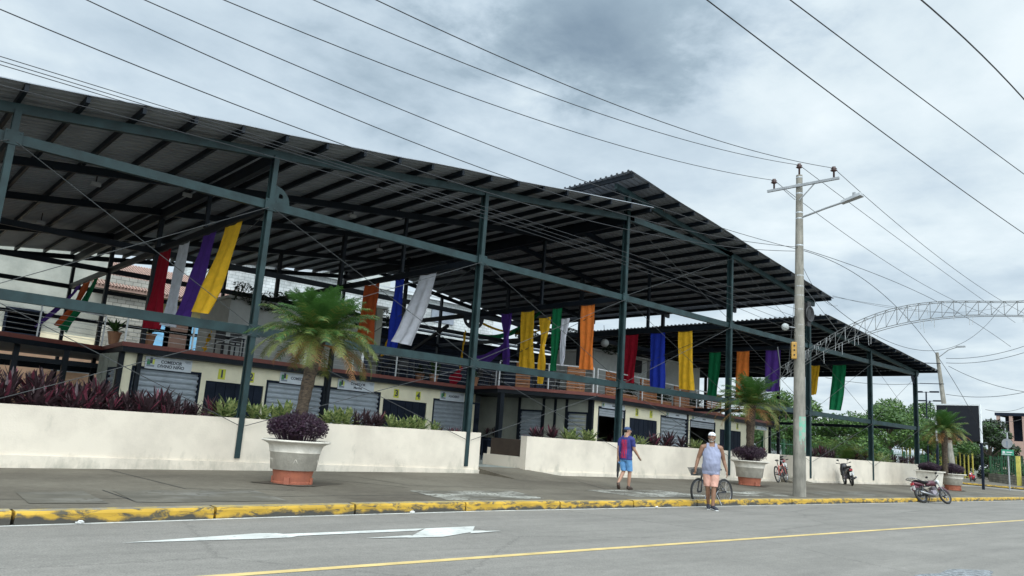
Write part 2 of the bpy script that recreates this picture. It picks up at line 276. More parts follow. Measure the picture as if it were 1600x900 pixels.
# ------------------------------------------------------------------ mesh helpers
class MB:
    def __init__(s): s.v = []; s.f = []; s.m = []; s.mats = []
    def mi(s, mat):
        if mat is None: return 0
        if mat not in s.mats: s.mats.append(mat)
        return s.mats.index(mat)
    def add(s, vs, fs, mat=None):
        o = len(s.v); s.v += [Vector(v) for v in vs]; i = s.mi(mat)
        for f in fs: s.f.append([o+k for k in f]); s.m.append(i)
        return s
    def hexa(s, p, mat=None):   # 8 points: bottom 4 ccw, top 4 ccw
        return s.add(p, [(3, 2, 1, 0), (4, 5, 6, 7), (0, 1, 5, 4), (1, 2, 6, 5), (2, 3, 7, 6), (3, 0, 4, 7)], mat)
    def box(s, x0, x1, y0, y1, z0, z1, mat=None):
        if x0 > x1: x0, x1 = x1, x0
        if y0 > y1: y0, y1 = y1, y0
        if z0 > z1: z0, z1 = z1, z0
        return s.hexa([(x0, y0, z0), (x1, y0, z0), (x1, y1, z0), (x0, y1, z0), (x0, y0, z1), (x1, y0, z1), (x1, y1, z1), (x0, y1, z1)], mat)
    def beam(s, p, q, w, h, mat=None, up=(0, 0, 1)):
        p = Vector(p); q = Vector(q); d = (q-p).normalized(); u = Vector(up)
        if abs(d.dot(u)) > .98: u = Vector((0, 1, 0))
        a = d.cross(u).normalized()*w/2; b = a.cross(d).normalized()*h/2
        return s.add([p-a-b, p+a-b, p+a+b, p-a+b, q-a-b, q+a-b, q+a+b, q-a+b], [(0, 1, 2, 3), (7, 6, 5, 4), (1, 0, 4, 5), (2, 1, 5, 6), (3, 2, 6, 7), (0, 3, 7, 4)], mat)
    def tube(s, pts, r, n=8, mat=None, cap=True, flat=1.0, up=(0, 0, 1)):
        pts = [Vector(p) for p in pts]; k = len(pts)
        rs = r if isinstance(r, (list, tuple)) else [r]*k
        u = Vector(up); vs = []; prev = None
        for i, p in enumerate(pts):
            d = (pts[min(i+1, k-1)]-pts[max(i-1, 0)]).normalized()
            if prev is None:
                a = d.cross(u)
                if a.length < .05: a = d.cross(Vector((0, 1, 0)))
                a.normalize()
            else:
                a = (prev - d*prev.dot(d)).normalized()
            prev = a; b = d.cross(a)
            ra, rb = rs[i] if isinstance(rs[i], (list, tuple)) else (rs[i], rs[i]*flat)
            for j in range(n):
                t = 2*PI*j/n; vs.append(p + a*math.cos(t)*ra + b*math.sin(t)*rb)
        fs = [(i*n+j, i*n+(j+1) % n, (i+1)*n+(j+1) % n, (i+1)*n+j) for i in range(k-1) for j in range(n)]
        if cap: fs += [tuple(range(n))[::-1], tuple(range((k-1)*n, k*n))]
        return s.add(vs, fs, mat)
    def lathe(s, prof, n=24, c=(0, 0, 0), mat=None, sx=1, sy=1, cap=True):
        vs = [(c[0]+r*math.cos(2*PI*j/n)*sx, c[1]+r*math.sin(2*PI*j/n)*sy, c[2]+z) for r, z in prof for j in range(n)]
        k = len(prof)
        fs = [(i*n+j, i*n+(j+1) % n, (i+1)*n+(j+1) % n, (i+1)*n+j) for i in range(k-1) for j in range(n)]
        if cap: fs += [tuple(range(n))[::-1], tuple(range((k-1)*n, k*n))]
        return s.add(vs, fs, mat)
    def ball(s, c, rx, ry=None, rz=None, n=12, m=8, mat=None, rot=None):
        ry = ry or rx; rz = rz or rx; vs = []; c = Vector(c)
        for i in range(1, m):
            t = PI*i/m
            for j in range(n):
                v = Vector((rx*math.sin(t)*math.cos(2*PI*j/n), ry*math.sin(t)*math.sin(2*PI*j/n), rz*math.cos(t)))
                vs.append(c + (rot @ v if rot else v))
        a = Vector((0, 0, rz)); b = -a
        vs += [c+(rot @ a if rot else a), c+(rot @ b if rot else b)]; T = len(vs)-2
        fs = [(i*n+j, (i+1)*n+j, (i+1)*n+(j+1) % n, i*n+(j+1) % n) for i in range(m-2) for j in range(n)]
        fs += [(T, j, (j+1) % n) for j in range(n)] + [(T+1, (m-2)*n+(j+1) % n, (m-2)*n+j) for j in range(n)]
        return s.add(vs, fs, mat)
    def poly(s, pts, mat=None): return s.add(pts, [tuple(range(len(pts)))], mat)
    def prism(s, pts, d, mat=None):     # polygon extruded by vector d
        pts = [Vector(p) for p in pts]; d = Vector(d); n = len(pts)
        return s.add(pts+[p+d for p in pts], [tuple(range(n))[::-1], tuple(range(n, 2*n))]+[(i, (i+1) % n, n+(i+1) % n, n+i) for i in range(n)], mat)
    def torus(s, c, ax, R_, r, n=28, m=8, mat=None):
        c = Vector(c); ax = Vector(ax).normalized(); a = ax.orthogonal().normalized(); b = ax.cross(a); vs = []
        for i in range(n):
            t = 2*PI*i/n; e = a*math.cos(t)+b*math.sin(t)
            for j in range(m):
                u = 2*PI*j/m; vs.append(c + e*(R_+r*math.cos(u)) + ax*r*math.sin(u))
        return s.add(vs, [(i*m+j, ((i+1) % n)*m+j, ((i+1) % n)*m+(j+1) % m, i*m+(j+1) % m) for i in range(n) for j in range(m)], mat)
    def xform(s, M):
        s.v = [M @ v for v in s.v]; return s
    def join(s, o, M=None):
        k = len(s.v); s.v += [(M @ v if M else v.copy()) for v in o.v]
        for f, mi in zip(o.f, o.m): s.f.append([k+i for i in f]); s.m.append(s.mi(o.mats[mi]) if o.mats else mi)
        return s
    def mesh(s, name, mat=None, smooth=False):
        me = bpy.data.meshes.new(name); me.from_pydata([tuple(v) for v in s.v], [], s.f)
        for m in (s.mats or [mat]): me.materials.append(MATS[m])
        if s.mats: me.polygons.foreach_set('material_index', s.m)
        if smooth: me.polygons.foreach_set('use_smooth', [True]*len(me.polygons))
        me.update(); return me

def root_of(o):
    while o.parent: o = o.parent
    return o
def link(name, me, parent=None, world=True, bevel=0):
    o = bpy.data.objects.new(name, me); C.objects.link(o)
    if parent:
        o.parent = parent
        if world:
            r = root_of(parent); M = Matrix.Translation(r.location) @ r.rotation_euler.to_matrix().to_4x4()
            me.transform(M.inverted())
    if bevel:
        b = o.modifiers.new('bevel', 'BEVEL'); b.width = bevel; b.segments = 2; b.limit_method = 'ANGLE'
    return o
def build(name, mb, mat=None, parent=None, world=True, smooth=False, bevel=0, label=None):
    o = link(name, mb.mesh(name, mat, smooth), parent, world, bevel)
    if label: o['label'] = label
    return o
def tag(o, label, cat, group=None, kind=None):
    if label: o['label'] = label
    if cat: o['category'] = cat
    if group: o['group'] = group
    if kind: o['kind'] = kind
    return o
def thing(name, label, cat, loc=(0, 0, 0), rz=0, group=None):
    o = bpy.data.objects.new(name, None); C.objects.link(o); o.location = loc; o.rotation_euler = (0, 0, rz); o.empty_display_size = .2
    return tag(o, label, cat, group)
def struct(name, mb, mat=None, **k):
    o = build(name, mb, mat, **k); o['kind'] = 'structure'; return o
def dup(root, loc, rz, label=None, scale=1, group=None):
    r = root.copy(); C.objects.link(r); r.location = loc; r.rotation_euler = (0, 0, rz); r.scale = (scale,)*3
    if label: r['label'] = label
    if group: r['group'] = group
    for ch in root.children:
        c = ch.copy(); C.objects.link(c); c.parent = r
        for g in ch.children:
            d = g.copy(); C.objects.link(d); d.parent = c
    return r
def text_mesh(s, size, mat, name='lettering', parent=None, M=None, bold=0, extrude=.003, align='CENTER'):
    cu = bpy.data.curves.new(name, 'FONT'); cu.body = s; cu.size = size; cu.align_x = align; cu.align_y = 'CENTER'; cu.extrude = extrude; cu.offset = bold
    t = bpy.data.objects.new(name, cu); C.objects.link(t)
    dg = bpy.context.evaluated_depsgraph_get(); me = bpy.data.meshes.new_from_object(t.evaluated_get(dg)); bpy.data.objects.remove(t)
    me.materials.clear(); me.materials.append(MATS[mat])
    if M: me.transform(M)
    return link(name, me, parent, True)
def facing(X, Y, Z, ang=0):   # text plane facing -Y, turned by ang about z
    return Matrix.Translation((X, Y, Z)) @ Matrix.Rotation(ang, 4, 'Z') @ Matrix.Rotation(PI/2, 4, 'X')
def ordinal(n):
    return ['first', 'second', 'third', 'fourth', 'fifth', 'sixth', 'seventh', 'eighth', 'ninth', 'tenth', 'eleventh', 'twelfth', 'thirteenth', 'fourteenth', 'fifteenth', 'sixteenth', 'seventeenth', 'eighteenth', 'nineteenth', 'twentieth'][n] if n < 20 else '%dth' % (n+1)

# ------------------------------------------------------------------ ground, road, kerb, sidewalk
KP = [(-60, 6.6), (-20, 8.75), (1.7, 10.14), (5.3, 10.55), (9, 10.86), (14, 11.05), (20, 11.27), (28.3, 11.5), (44.6, 12.0), (58, 12.5)]
def kerb_y(x):
    for (a, b), (c, d) in zip(KP, KP[1:]):
        if x <= c: return b+(d-b)*(x-a)/(c-a)
    return KP[-1][1]+.035*(x-KP[-1][0])
def wall_foot(x): return .115+.145*max(0, min(1, (x-2)/11))
def SZ(x, y):
    k = kerb_y(x)+.3
    return .15+(wall_foot(x)-.15)*max(0, min(1, (y-k)/(17-k)))
g = MB(); g.poly([(-900, -900, -.35), (1500, -900, -.35), (1500, 1500, -.35), (-900, 1500, -.35)])
struct('ground', g, 'ground_dirt')
rd = MB(); xs = [-60, -40, -20, -10, -5, 0, 3, 5.3, 7, 9, 11.5, 14, 17, 20, 24, 28.3, 36, 44.6, 52, 58, 75, 120, 300]
for a, b in zip(xs, xs[1:]):
    rd.poly([(a, -7+.02*a, 0), (b, -7+.02*b, 0), (b, kerb_y(b)+.02, 0), (a, kerb_y(a)+.02, 0)])
rd.poly([(54.5, kerb_y(54.5), -.002), (72, kerb_y(72), -.002), (90, 120, -.002), (62, 120, -.002)])   # side street
rd.v = [Vector(v) for v in rd.v]
road = struct('road', rd, 'asphalt')
far = MB(); far.hexa([(-60, -14, -.3), (300, -14, -.3), (300, -7+6, -.3), (-60, -8.2, -.3), (-60, -14, .14), (300, -14, .14), (300, -1, .14), (-60, -8.2, .14)])
struct('far_sidewalk', far, 'walk_concrete')
# gutter strip + kerb stones
gt = MB(); kb = MB()
L = -30.0; k = 0; random.seed(3)
while L < 55:
    ln = random.uniform(2.1, 2.5) if L < 15 else 2.4
    a, b = L+.02, L+ln-.02; h = .15+random.uniform(-.006, .006)
    ya, yb = kerb_y(a), kerb_y(b); dy = random.uniform(-.012, .012)
    P = [(a, ya+dy), (b, yb+dy), (b, yb+.22), (a, ya+.22)]
    # rounded upper front edge
    prof = [(0, -.02), (0, h-.035), (.012, h-.012), (.035, h), (.22, h+.002), (.22, -.02)]
    va = [(a, ya+dy+p, z) for p, z in prof]; vb = [(b, yb+dy+p, z) for p, z in prof]; n = len(prof)
    o = len(kb.v); kb.v += [Vector(v) for v in va+vb]
    for i in range(n):
        kb.f.append([o+i, o+(i+1) % n, o+n+(i+1) % n, o+n+i]); kb.m.append(kb.mi('kerb_top' if i in (3,) else 'kerb_paint'))
    kb.f.append([o+i for i in range(n)][::-1]); kb.m.append(kb.mi('kerb_paint')); kb.f.append([o+n+i for i in range(n)]); kb.m.append(0)
    L += ln
struct('kerb', kb)
for a, b in zip(xs[1:-4], xs[2:-3]):
    gt.poly([(a, kerb_y(a)-.10, .004), (b, kerb_y(b)-.10, .004), (b, kerb_y(b)-.012, .004), (a, kerb_y(a)-.012, .004)])
build('gutter_line', gt, 'road_white', road)
# corner kerb of the side street
ck = MB()
ck.tube([(55, 12.45, .07), (56.5, 13.2, .07), (57.3, 15, .07), (58.5, 22, .07), (63, 60, .07)], .11, 6, 'kerb_paint')
ck.tube([(120, 17.2, .07), (74, 14.9, .07), (70.8, 15.6, .07), (70.2, 18, .07), (73, 30, .07), (80, 60, .07)], .11, 6, 'kerb_paint')
struct('side_street_kerb', ck)
# sidewalk sheet
sw = MB(); xg = [-30, -20, -10]+[-6+1.0*i for i in range(62)]
def walk_top(x): return 17.3
for a, b in zip(xg, xg[1:]):
    for j in range(8):
        y0a, y1a = [kerb_y(a)+.21+(17.3-kerb_y(a)-.21)*t/8 for t in (j, j+1)]; y0b, y1b = [kerb_y(b)+.21+(17.3-kerb_y(b)-.21)*t/8 for t in (j, j+1)]
        sw.poly([(a, y0a, SZ(a, y0a)), (b, y0b, SZ(b, y0b)), (b, y1b, SZ(b, y1b)), (a, y1a, SZ(a, y1a))])
sw.box(45.4, 58.4, 17.3, 60, -.2, .15); sw.hexa([(71, 18, -.3), (150, 18, -.3), (150, 80, -.3), (84, 80, -.3), (71, 18, .13), (150, 18, .13), (150, 80, .13), (84, 80, .13)])
walk = struct('sidewalk', sw, 'walk_concrete')
def on_walk(pts, lift=.004):      # drape a small polygon on the sidewalk
    return [(p[0], p[1], SZ(p[0], p[1])+lift) for p in pts]
def strip(mb, pts, w, lift=.004, n=10, mat=None):
    for (x0, y0), (x1, y1) in zip(pts, pts[1:]):
        d = Vector((x1-x0, y1-y0, 0)); nn = Vector((-d.y, d.x, 0)).normalized()*w/2
        for i in range(n):
            a = Vector((x0, y0, 0))+d*i/n; b = Vector((x0, y0, 0))+d*(i+1)/n
            mb.poly(on_walk([a-nn, b-nn, b+nn, a+nn], lift), mat)
jt = MB()
def wz(x, y): v = onz(x, y, .15); v = onz(x, y, SZ(v.x, v.y)); return (v.x, v.y)
for a, b in [((165, 733), (290, 764)), ((160, 766), (215, 785)), ((560, 745), (640, 758)), ((640, 758), (835, 764)), ((880, 745), (960, 768)), ((400, 738), (640, 762)), ((1000, 757), (1120, 772)), ((290, 764), (460, 766))]:
    strip(jt, [wz(*a), wz(*b)], .022)
for x in range(20, 56, 4):
    strip(jt, [(x, kerb_y(x)+.3), (x+1.6, 17)], .025)
strip(jt, [(-8, kerb_y(-8)+1.25), (3, kerb_y(3)+1.2), (9, kerb_y(9)+1.2), (20, kerb_y(20)+1.25), (34, kerb_y(34)+1.3), (54, kerb_y(54)+1.3)], .02)
build('slab_joint', jt, 'dark_inside', walk)
cb = MB()
def patch(quad, mat):
    q = [wz(*p) for p in quad]; n = 10; m = 4
    for i in range(n):
        for j in range(m):
            def P(u, v):
                a = Vector(q[0]+(0,)).lerp(Vector(q[1]+(0,)), u); b = Vector(q[3]+(0,)).lerp(Vector(q[2]+(0,)), u); return a.lerp(b, v)
            cb.poly(on_walk([P(i/n, j/m), P((i+1)/n, j/m), P((i+1)/n, (j+1)/m), P(i/n, (j+1)/m)], .006), mat)
patch([(215, 786), (450, 783), (395, 766), (175, 767)], 'cobble_worn')
patch([(45, 787), (170, 787), (130, 768), (25, 770)], 'cobble_worn')
patch([(700, 782), (850, 779), (800, 767), (640, 767)], 'cobble')
patch([(1000, 777), (1120, 776), (1030, 766), (912, 765)], 'cobble')
patch([(1150, 775), (1240, 776), (1200, 768), (1130, 767)], 'cobble')
patch([(1290, 774), (1410, 776), (1350, 768), (1250, 768)], 'cobble_worn')
patch([(1490, 777), (1570, 777), (1530, 769), (1480, 769)], 'cobble_worn')
build('cobble_inlay', cb, None, walk)
# painted markings
ar = MB()
for pl in ([(190, 848), (405, 833), (432, 833), (466, 837), (455, 839.5), (395, 842)], [(430, 834.6), (645, 826), (665, 825.5), (650, 829), (440, 838)],
           [(665, 825.5), (742, 822), (738, 831), (692, 838.5), (638, 840)], [(570, 841), (640, 836.5), (655, 838.5), (640, 840)], [(736, 829), (783, 829.5), (735, 833.5)]):
    ar.poly([onz(x, y, .006 + .002*len(pl) % .004) for x, y in pl])
for i in range(0, len(ar.v)): ar.v[i].z = .006
z = .006
for fi, f in enumerate(ar.f):
    for i in f: ar.v[i].z = .006+.0008*fi
build('road_arrow', ar, 'road_white', road)
yl = MB(); ya = [(-30, 6.0), (2.86, 6.77), (7.86, 6.88), (26.4, 7.13), (60, 7.7), (200, 11)]
for (a, b), (c, d) in zip(ya, ya[1:]):
    n = max(1, int((c-a)/4))
    for i in range(n):
        x0 = a+(c-a)*i/n; x1 = a+(c-a)*(i+1)/n; y0 = b+(d-b)*i/n; y1 = b+(d-b)*(i+1)/n
        yl.poly([(x0, y0-.06, .004), (x1, y1-.06, .004), (x1, y1+.06, .004), (x0, y0+.06, .004)])
build('centre_line', yl, 'road_yellow', road)
# wet gravelly patch at the near verge
wp = onz(1500, 903); pud = MB(); random.seed(5)
pts = []
for i in range(40):
    t = 2*PI*i/40; r = 1+.18*math.sin(3*t)+.1*math.sin(7*t+1)
    pts.append((wp.x+math.cos(t)*1.15*r, wp.y+math.sin(t)*.38*r, .003))
pm('wet_patch', (.30, .32, .34), .25, scale=14, col2=(.10, .105, .11), thr=(.42, .6), bump=.4, bscale=60)
pud.poly(pts); build('puddle', pud, 'wet_patch', road)
# small cracks of asphalt
random.seed(11)
# plaza floor
pf = MB(); pf.box(-12, 45.2, 17.25, 60, -.2, .42); struct('plaza_floor', pf, 'plaza_floor')
rp = MB(); rp.hexa([(14.05, 15.2, .17), (16.3, 15.0, .17), (15.78, 17.25, .1), (14.05, 17.25, .1), (14.05, 15.2, .215), (16.9, 15.0, .215), (15.78, 17.25, .424), (14.05, 17.25, .424)])
rp2 = MB(); rp2.hexa([(30.35, 15.9, .17), (31.85, 15.9, .17), (31.85, 17.25, .1), (30.35, 17.25, .1), (30.35, 15.9, .25), (31.85, 15.9, .25), (31.85, 17.25, .424), (30.35, 17.25, .424)])
build('ramp', rp, 'walk_concrete', walk); build('ramp', rp2, 'walk_concrete', walk)

# ------------------------------------------------------------------ planter walls
def top_z(x): return 1.27+.10*max(0, min(1, (x-2)/12))
def planter(x0, x1, label, ret=0, left_end=False, right_end=False):
    t = thing('planter_wall', label, 'wall', (x0, 17, 0))
    m = MB(); n = max(2, int((x1-x0)/3))
    for i in range(n):
        a = x0+(x1-x0)*i/n; b = x0+(x1-x0)*(i+1)/n
        m.hexa([(a, 16.935, 0), (b, 16.935, 0), (b, 17.2, 0), (a, 17.2, 0), (a, 16.935, top_z(a)), (b, 16.935, top_z(b)), (b, 17.2, top_z(b)), (a, 17.2, top_z(a))])
    build('wall_face', m, 'cream_wall', t)
    f = MB(); f.box(x0, x1, 16.885, 16.934, 0, .36); build('footing', f, 'cream_wall', t)
    e = MB(); e.box(x0, x0+.15, 17.2, 18.9, 0, top_z(x0)-.004 if not left_end else .75); e.box(x1-.15, x1, 17.2, 18.9, 0, top_z(x1)-.004); e.box(x0+.15, x1-.15, 18.75, 18.9, 0, .95); build('end_wall', e, 'cream_wall', t)
    s = MB(); s.box(x0+.15, x1-.15, 17.2, 18.75, .42, top_z(x0)-.12); build('soil', s, 'soil', t)
    return t
planter(-9, 14.02, 'long cream planter wall left of the ramp, behind the largest potted palm')
planter(15.8, 30.3, 'middle cream planter wall right of the ramp, with the boy walking past it', left_end=True)
planter(31.9, 45.1, 'far cream planter wall beyond the concrete pole, with a parked scooter in front of it')

# ------------------------------------------------------------------ the shelter
YB, YF = 36.9, 16.12
PX = [-4.6, 1.87, 7.08, 13.55, 19.97, 26.5, 32.9, 39.2, 44.9]
ROWS = [17.0, 21.1, 25.2, 30.6, 36.6]
MIDZ, LOWZ = 6.27, 3.28
def r1(x): return 9.45-.125*(20.3-x)          # roof heights at the sheet's underside
def r2(x): return 10.42-.131*(x-19.05)
def r3(x): return 7.68-.087*(x-33.0)
shed = thing('market_shelter', 'dark green steel market shelter of three sloping corrugated metal roofs on slim posts', 'shelter', (20, 17, 0))
def roof_sheet(x0, x1, fn, seed, y0=YF, y1=YB):
    random.seed(seed); m = MB(); pitch = .25; nx = max(2, int((x1-x0)/1.02)); ny = int((y1-y0)/pitch)
    prof = [(0, 0), (.09, .0), (.11, .058), (.18, .058), (.20, 0)]
    ys = []
    for i in range(ny):
        for p, z in prof: ys.append((y0+i*pitch+p, z))
    X = [x0+(x1-x0)*i/nx for i in range(nx+1)]
    sag = [random.uniform(-.012, .012) for _ in X]
    base = len(m.v)
    for i, x in enumerate(X):
        for y, z in ys:
            e = max(0, 1-(y-y0)/.9); m.v.append(Vector((x, y, fn(x)+z+sag[i]*e+.006*math.sin(y*1.3+x))))
    k = len(ys)
    for i in range(nx):
        for j in range(k-1):
            m.f.append([base+i*k+j, base+(i+1)*k+j, base+(i+1)*k+j+1, base+i*k+j+1]); m.m.append(0)
    return build('roof_sheet', m, 'galv_roof', shed)
roof_sheet(-6.5, 20.45, r1, 1); roof_sheet(19.05, 33.6, r2, 2); roof_sheet(33.05, 45.9, r3, 3)
def purlin(x, z, y0=YF+.03, y1=YB-.05):
    m = MB(); m.box(x-.035, x+.035, y0, y1, z-.16, z-.012); build('purlin', m, 'green_steel_dark', shed)
for i in range(26):
    x = 20.2-1.02*i if i else 20.2
    if x > -6: purlin(x, r1(x))
for i in range(17):
    x = 19.2+.885*i; purlin(x, r2(x))
for i in range(17):
    x = 33.15+.79*i; purlin(x, r3(x))
def sbeam(name, p, q, w, h, mat='green_steel'):
    m = MB(); m.beam(p, q, w, h); return build(name, m, mat, shed)
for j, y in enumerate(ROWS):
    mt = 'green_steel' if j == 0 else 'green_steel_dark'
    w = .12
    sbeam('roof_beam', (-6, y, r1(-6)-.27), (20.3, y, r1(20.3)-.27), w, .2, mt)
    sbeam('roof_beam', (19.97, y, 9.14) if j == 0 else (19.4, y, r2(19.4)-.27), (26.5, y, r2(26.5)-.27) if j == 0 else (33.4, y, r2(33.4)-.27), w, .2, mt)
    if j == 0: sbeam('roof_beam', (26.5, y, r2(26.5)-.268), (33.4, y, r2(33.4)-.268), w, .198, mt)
    if j == 0:    # second, higher beam under the raised roof's eave
        sbeam('roof_beam', (19.3, 17.0, r2(19.3)-.27), (26.6, 17.0, r2(26.6)-.272), w, .196, mt)
    sbeam('roof_beam', (32.9, y, r3(33.2)-.26), (45.3, y, r3(45.3)-.26), w, .18, mt)
for X, fn in ((-4.6, r1), (1.87, r1), (7.08, r1), (13.55, r1), (19.97, r1), (26.5, r2), (32.9, r2), (39.2, r3), (44.9, r3)):
    z = fn(X)-.46
    if X in (7.08, 19.97): sbeam('rafter', (X, 17.06, z+.1), (X, YB-.2, z+.1), .14, .3, 'green_steel_dark')
# mid and low front beams, bay by bay
for a, b in zip(PX, PX[1:]):
    sbeam('front_beam', (a+.06, 17, MIDZ), (b-.06, 17, MIDZ), .12, .2)
    sbeam('front_beam', (a+.06, 17, LOWZ), (b-.06, 17, LOWZ), .12, .2)
for X in PX[:]:
    top = {7.08: r1(7.08), 13.55: r1(13.55), 19.97: r2(19.97), 26.5: r2(26.5), 32.9: r2(32.9), 39.2: r3(39.2), 44.9: r3(44.9)}.get(X, r1(X))-.3
    m = MB()
    m.box(X+.045, X+.06, 16.9, 17.12, .44, top); m.box(X-.06, X+.044, 16.9, 16.915, .44, top); m.box(X-.06, X+.044, 17.105, 17.12, .44, top)
    m.box(X-.06, X-.045, 16.916, 16.95, .44, top); m.box(X-.06, X-.045, 17.07, 17.104, .44, top)
    build('post', m, 'green_steel', shed)
    # interior posts + cross beams
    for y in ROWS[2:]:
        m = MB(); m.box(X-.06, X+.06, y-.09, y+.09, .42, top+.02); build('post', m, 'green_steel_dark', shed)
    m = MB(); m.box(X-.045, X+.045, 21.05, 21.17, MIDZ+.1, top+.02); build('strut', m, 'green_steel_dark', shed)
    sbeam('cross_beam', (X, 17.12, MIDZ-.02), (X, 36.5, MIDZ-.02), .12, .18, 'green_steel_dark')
for X in PX:
    for z in (MIDZ, LOWZ):
        m = MB(); m.box(X-.15, X+.15, 16.885, 16.899, z-.14, z+.14)
        for sx_ in (-.11, .11):
            for sz_ in (-.1, .1): m.tube([(X+sx_, 16.87, z+sz_), (X+sx_, 16.886, z+sz_)], .014, 6)
        build('joint_plate', m, 'green_steel', shed)
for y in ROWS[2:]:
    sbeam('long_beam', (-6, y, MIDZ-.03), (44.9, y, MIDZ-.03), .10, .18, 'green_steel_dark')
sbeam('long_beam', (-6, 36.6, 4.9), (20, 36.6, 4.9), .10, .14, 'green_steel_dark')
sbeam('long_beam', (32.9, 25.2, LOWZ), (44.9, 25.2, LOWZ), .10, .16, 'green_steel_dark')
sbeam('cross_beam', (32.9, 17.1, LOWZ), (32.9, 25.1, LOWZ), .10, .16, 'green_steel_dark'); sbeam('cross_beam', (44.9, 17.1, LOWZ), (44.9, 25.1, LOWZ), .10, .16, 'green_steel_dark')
sbeam('raking_brace', (20, 33, 3.6), (20, 27, 5.9), .1, .14, 'green_steel_dark'); sbeam('raking_brace', (20.2, 36, 6.0), (20.2, 28, 3.6), .1, .14, 'green_steel_dark')
# quadrant gussets with a hole
def gusset(X, y, z, s=1, up=1, r=.33, mat='green_steel'):
    m = MB(); n = 10; outer = [(X, z)] ; pts = [(X+s*r*math.cos(PI/2*i/n), z+up*r*math.sin(PI/2*i/n)) for i in range(n+1)]
    hc = (X+s*r*.42, z+up*r*.42); hr = r*.16
    ring = [(X, z)]+pts; k = len(ring); hole = []
    for p in ring:
        a = math.atan2(p[1]-hc[1], p[0]-hc[0]); hole.append((hc[0]+hr*math.cos(a), hc[1]+hr*math.sin(a)))
    V = [(p[0], y, p[1]) for p in ring]+[(p[0], y, p[1]) for p in hole]; V += [(v[0], y+.03, v[2]) for v in V]
    Fs = []
    for i in range(k):
        j = (i+1) % k
        Fs += [(i, j, k+j, k+i), (2*k+i, 3*k+i, 3*k+j, 2*k+j), (i, 2*k+i, 2*k+j, j), (k+i, k+j, 3*k+j, 3*k+i)]
    m.add(V, Fs); return build('gusset_plate', m, mat, shed)
gusset(7.14, 16.985, MIDZ+.1, 1, 1, .42); gusset(44.84, 16.985, MIDZ-.1, -1, -1, .5, 'green_steel_dark'); gusset(32.96, 25.185, MIDZ-.12, 1, -1, .5, 'green_steel_dark'); gusset(32.84, 25.185, MIDZ-.12, -1, -1, .5, 'green_steel_dark')
gusset(20.03, 25.185, MIDZ-.12, 1, -1, .5, 'green_steel_dark'); gusset(19.91, 25.185, MIDZ-.12, -1, -1, .5, 'green_steel_dark')
def rod(p, q, r=.008):
    m = MB(); m.tube([p, q], r, 5); build('brace_rod', m, 'cable_steel', shed)
for i, (a, b) in enumerate(zip(PX, PX[1:])):
    rod((a+.06, 16.88, MIDZ-.08), (b-.06, 16.88, LOWZ+.08)); rod((a+.06, 16.865, LOWZ+.08), (b-.06, 16.865, MIDZ-.08))
    rod((a+.06, 16.88, LOWZ-.08), (b-.06, 16.88, 1.15)); rod((a+.06, 16.865, 1.15), (b-.06, 16.865, LOWZ-.08))
rod((20.03, 16.88, MIDZ+.1), (26.44, 16.88, 9.0)); rod((26.56, 16.88, 9.0), (32.84, 16.88, MIDZ+.1)); rod((20.0, 16.87, 9.0), (26.44, 16.87, MIDZ+.12))
for X in PX[1:6]:
    m = MB(); m.tube([(X+.02, 17.2, MIDZ-.15), (X+.02, 25, LOWZ+.4)], .01, 5); build('brace_rod', m, 'cable_steel', shed)

# ------------------------------------------------------------------ stall blocks with roof terrace
class Face:
    """a vertical plane through two ground points; u runs along it, d goes behind it"""
    def __init__(s, P, Q):
        s.P = Vector((P[0], P[1], 0)); s.u = (Vector((Q[0], Q[1], 0))-s.P).normalized(); s.n = Vector((s.u.y, -s.u.x, 0)); s.ang = math.atan2(s.u.y, s.u.x)
    def at(s, x, y, d=0): v = hit(x, y, s.P-s.n*d, s.n); return (v-s.P).dot(s.u), v.z
    def M(s): return Matrix.Translation(s.P) @ Matrix.Rotation(s.ang, 4, 'Z')
    def pt(s, u, d, z): return s.P+s.u*u-s.n*d+Vector((0, 0, z))
FLOOR = 3.3
def slab_poly(t, pts, depth_pts=None):
    ring = [Vector((p[0], p[1], 0)) for p in pts]
    m = MB(); m.prism([p+Vector((0, 0, FLOOR-.13)) for p in ring], (0, 0, .13)); build('terrace_slab', m, 'red_fascia', t)
    c = Vector((sum(p.x for p in ring)/len(ring), sum(p.y for p in ring)/len(ring), 0))
    m = MB(); m.prism([p+(c-p).normalized()*.05+Vector((0, 0, FLOOR-.29)) for p in ring], (0, 0, .158)); build('slab_beam', m, 'green_steel_dark', t)
def shutter(t, F, u0, u1, z0, z1, d=.06, open_=0):
    m = MB(); n = int((z1-z0)/.16); prof = []
    for i in range(n):
        a = z0+(z1-z0)*i/n; b = (z1-z0)/n
        prof += [(.03, a), (-.03, a+b*.04), (-.05, a+b*.3), (-.035, a+b*.55), (.03, a+b*.62)]
    prof.append((0, z1))
    V = [(u, d+p, z) for u in (u0, u1) for p, z in prof]; k = len(prof)
    m.add(V, [(i, k+i, k+i+1, i+1) for i in range(k-1)])
    if open_:
        m = MB(); n = 3
        for i in range(n): m.box(u0, u1, d-.03, d, z1-.1*(i+1), z1-.1*i-.012)
    m.xform(F.M()); s = build('roller_shutter', m, 'shutter', t)
    fr = MB(); fr.box(u0-.07, u0-.001, -.012, .08, z0, z1+.08); fr.box(u1+.001, u1+.07, -.012, .08, z0, z1+.08); fr.box(u0-.001, u1+.001, -.012, .05, z1+.002, z1+.08); fr.xform(F.M()); build('shutter_frame', fr, 'door_dark', s)
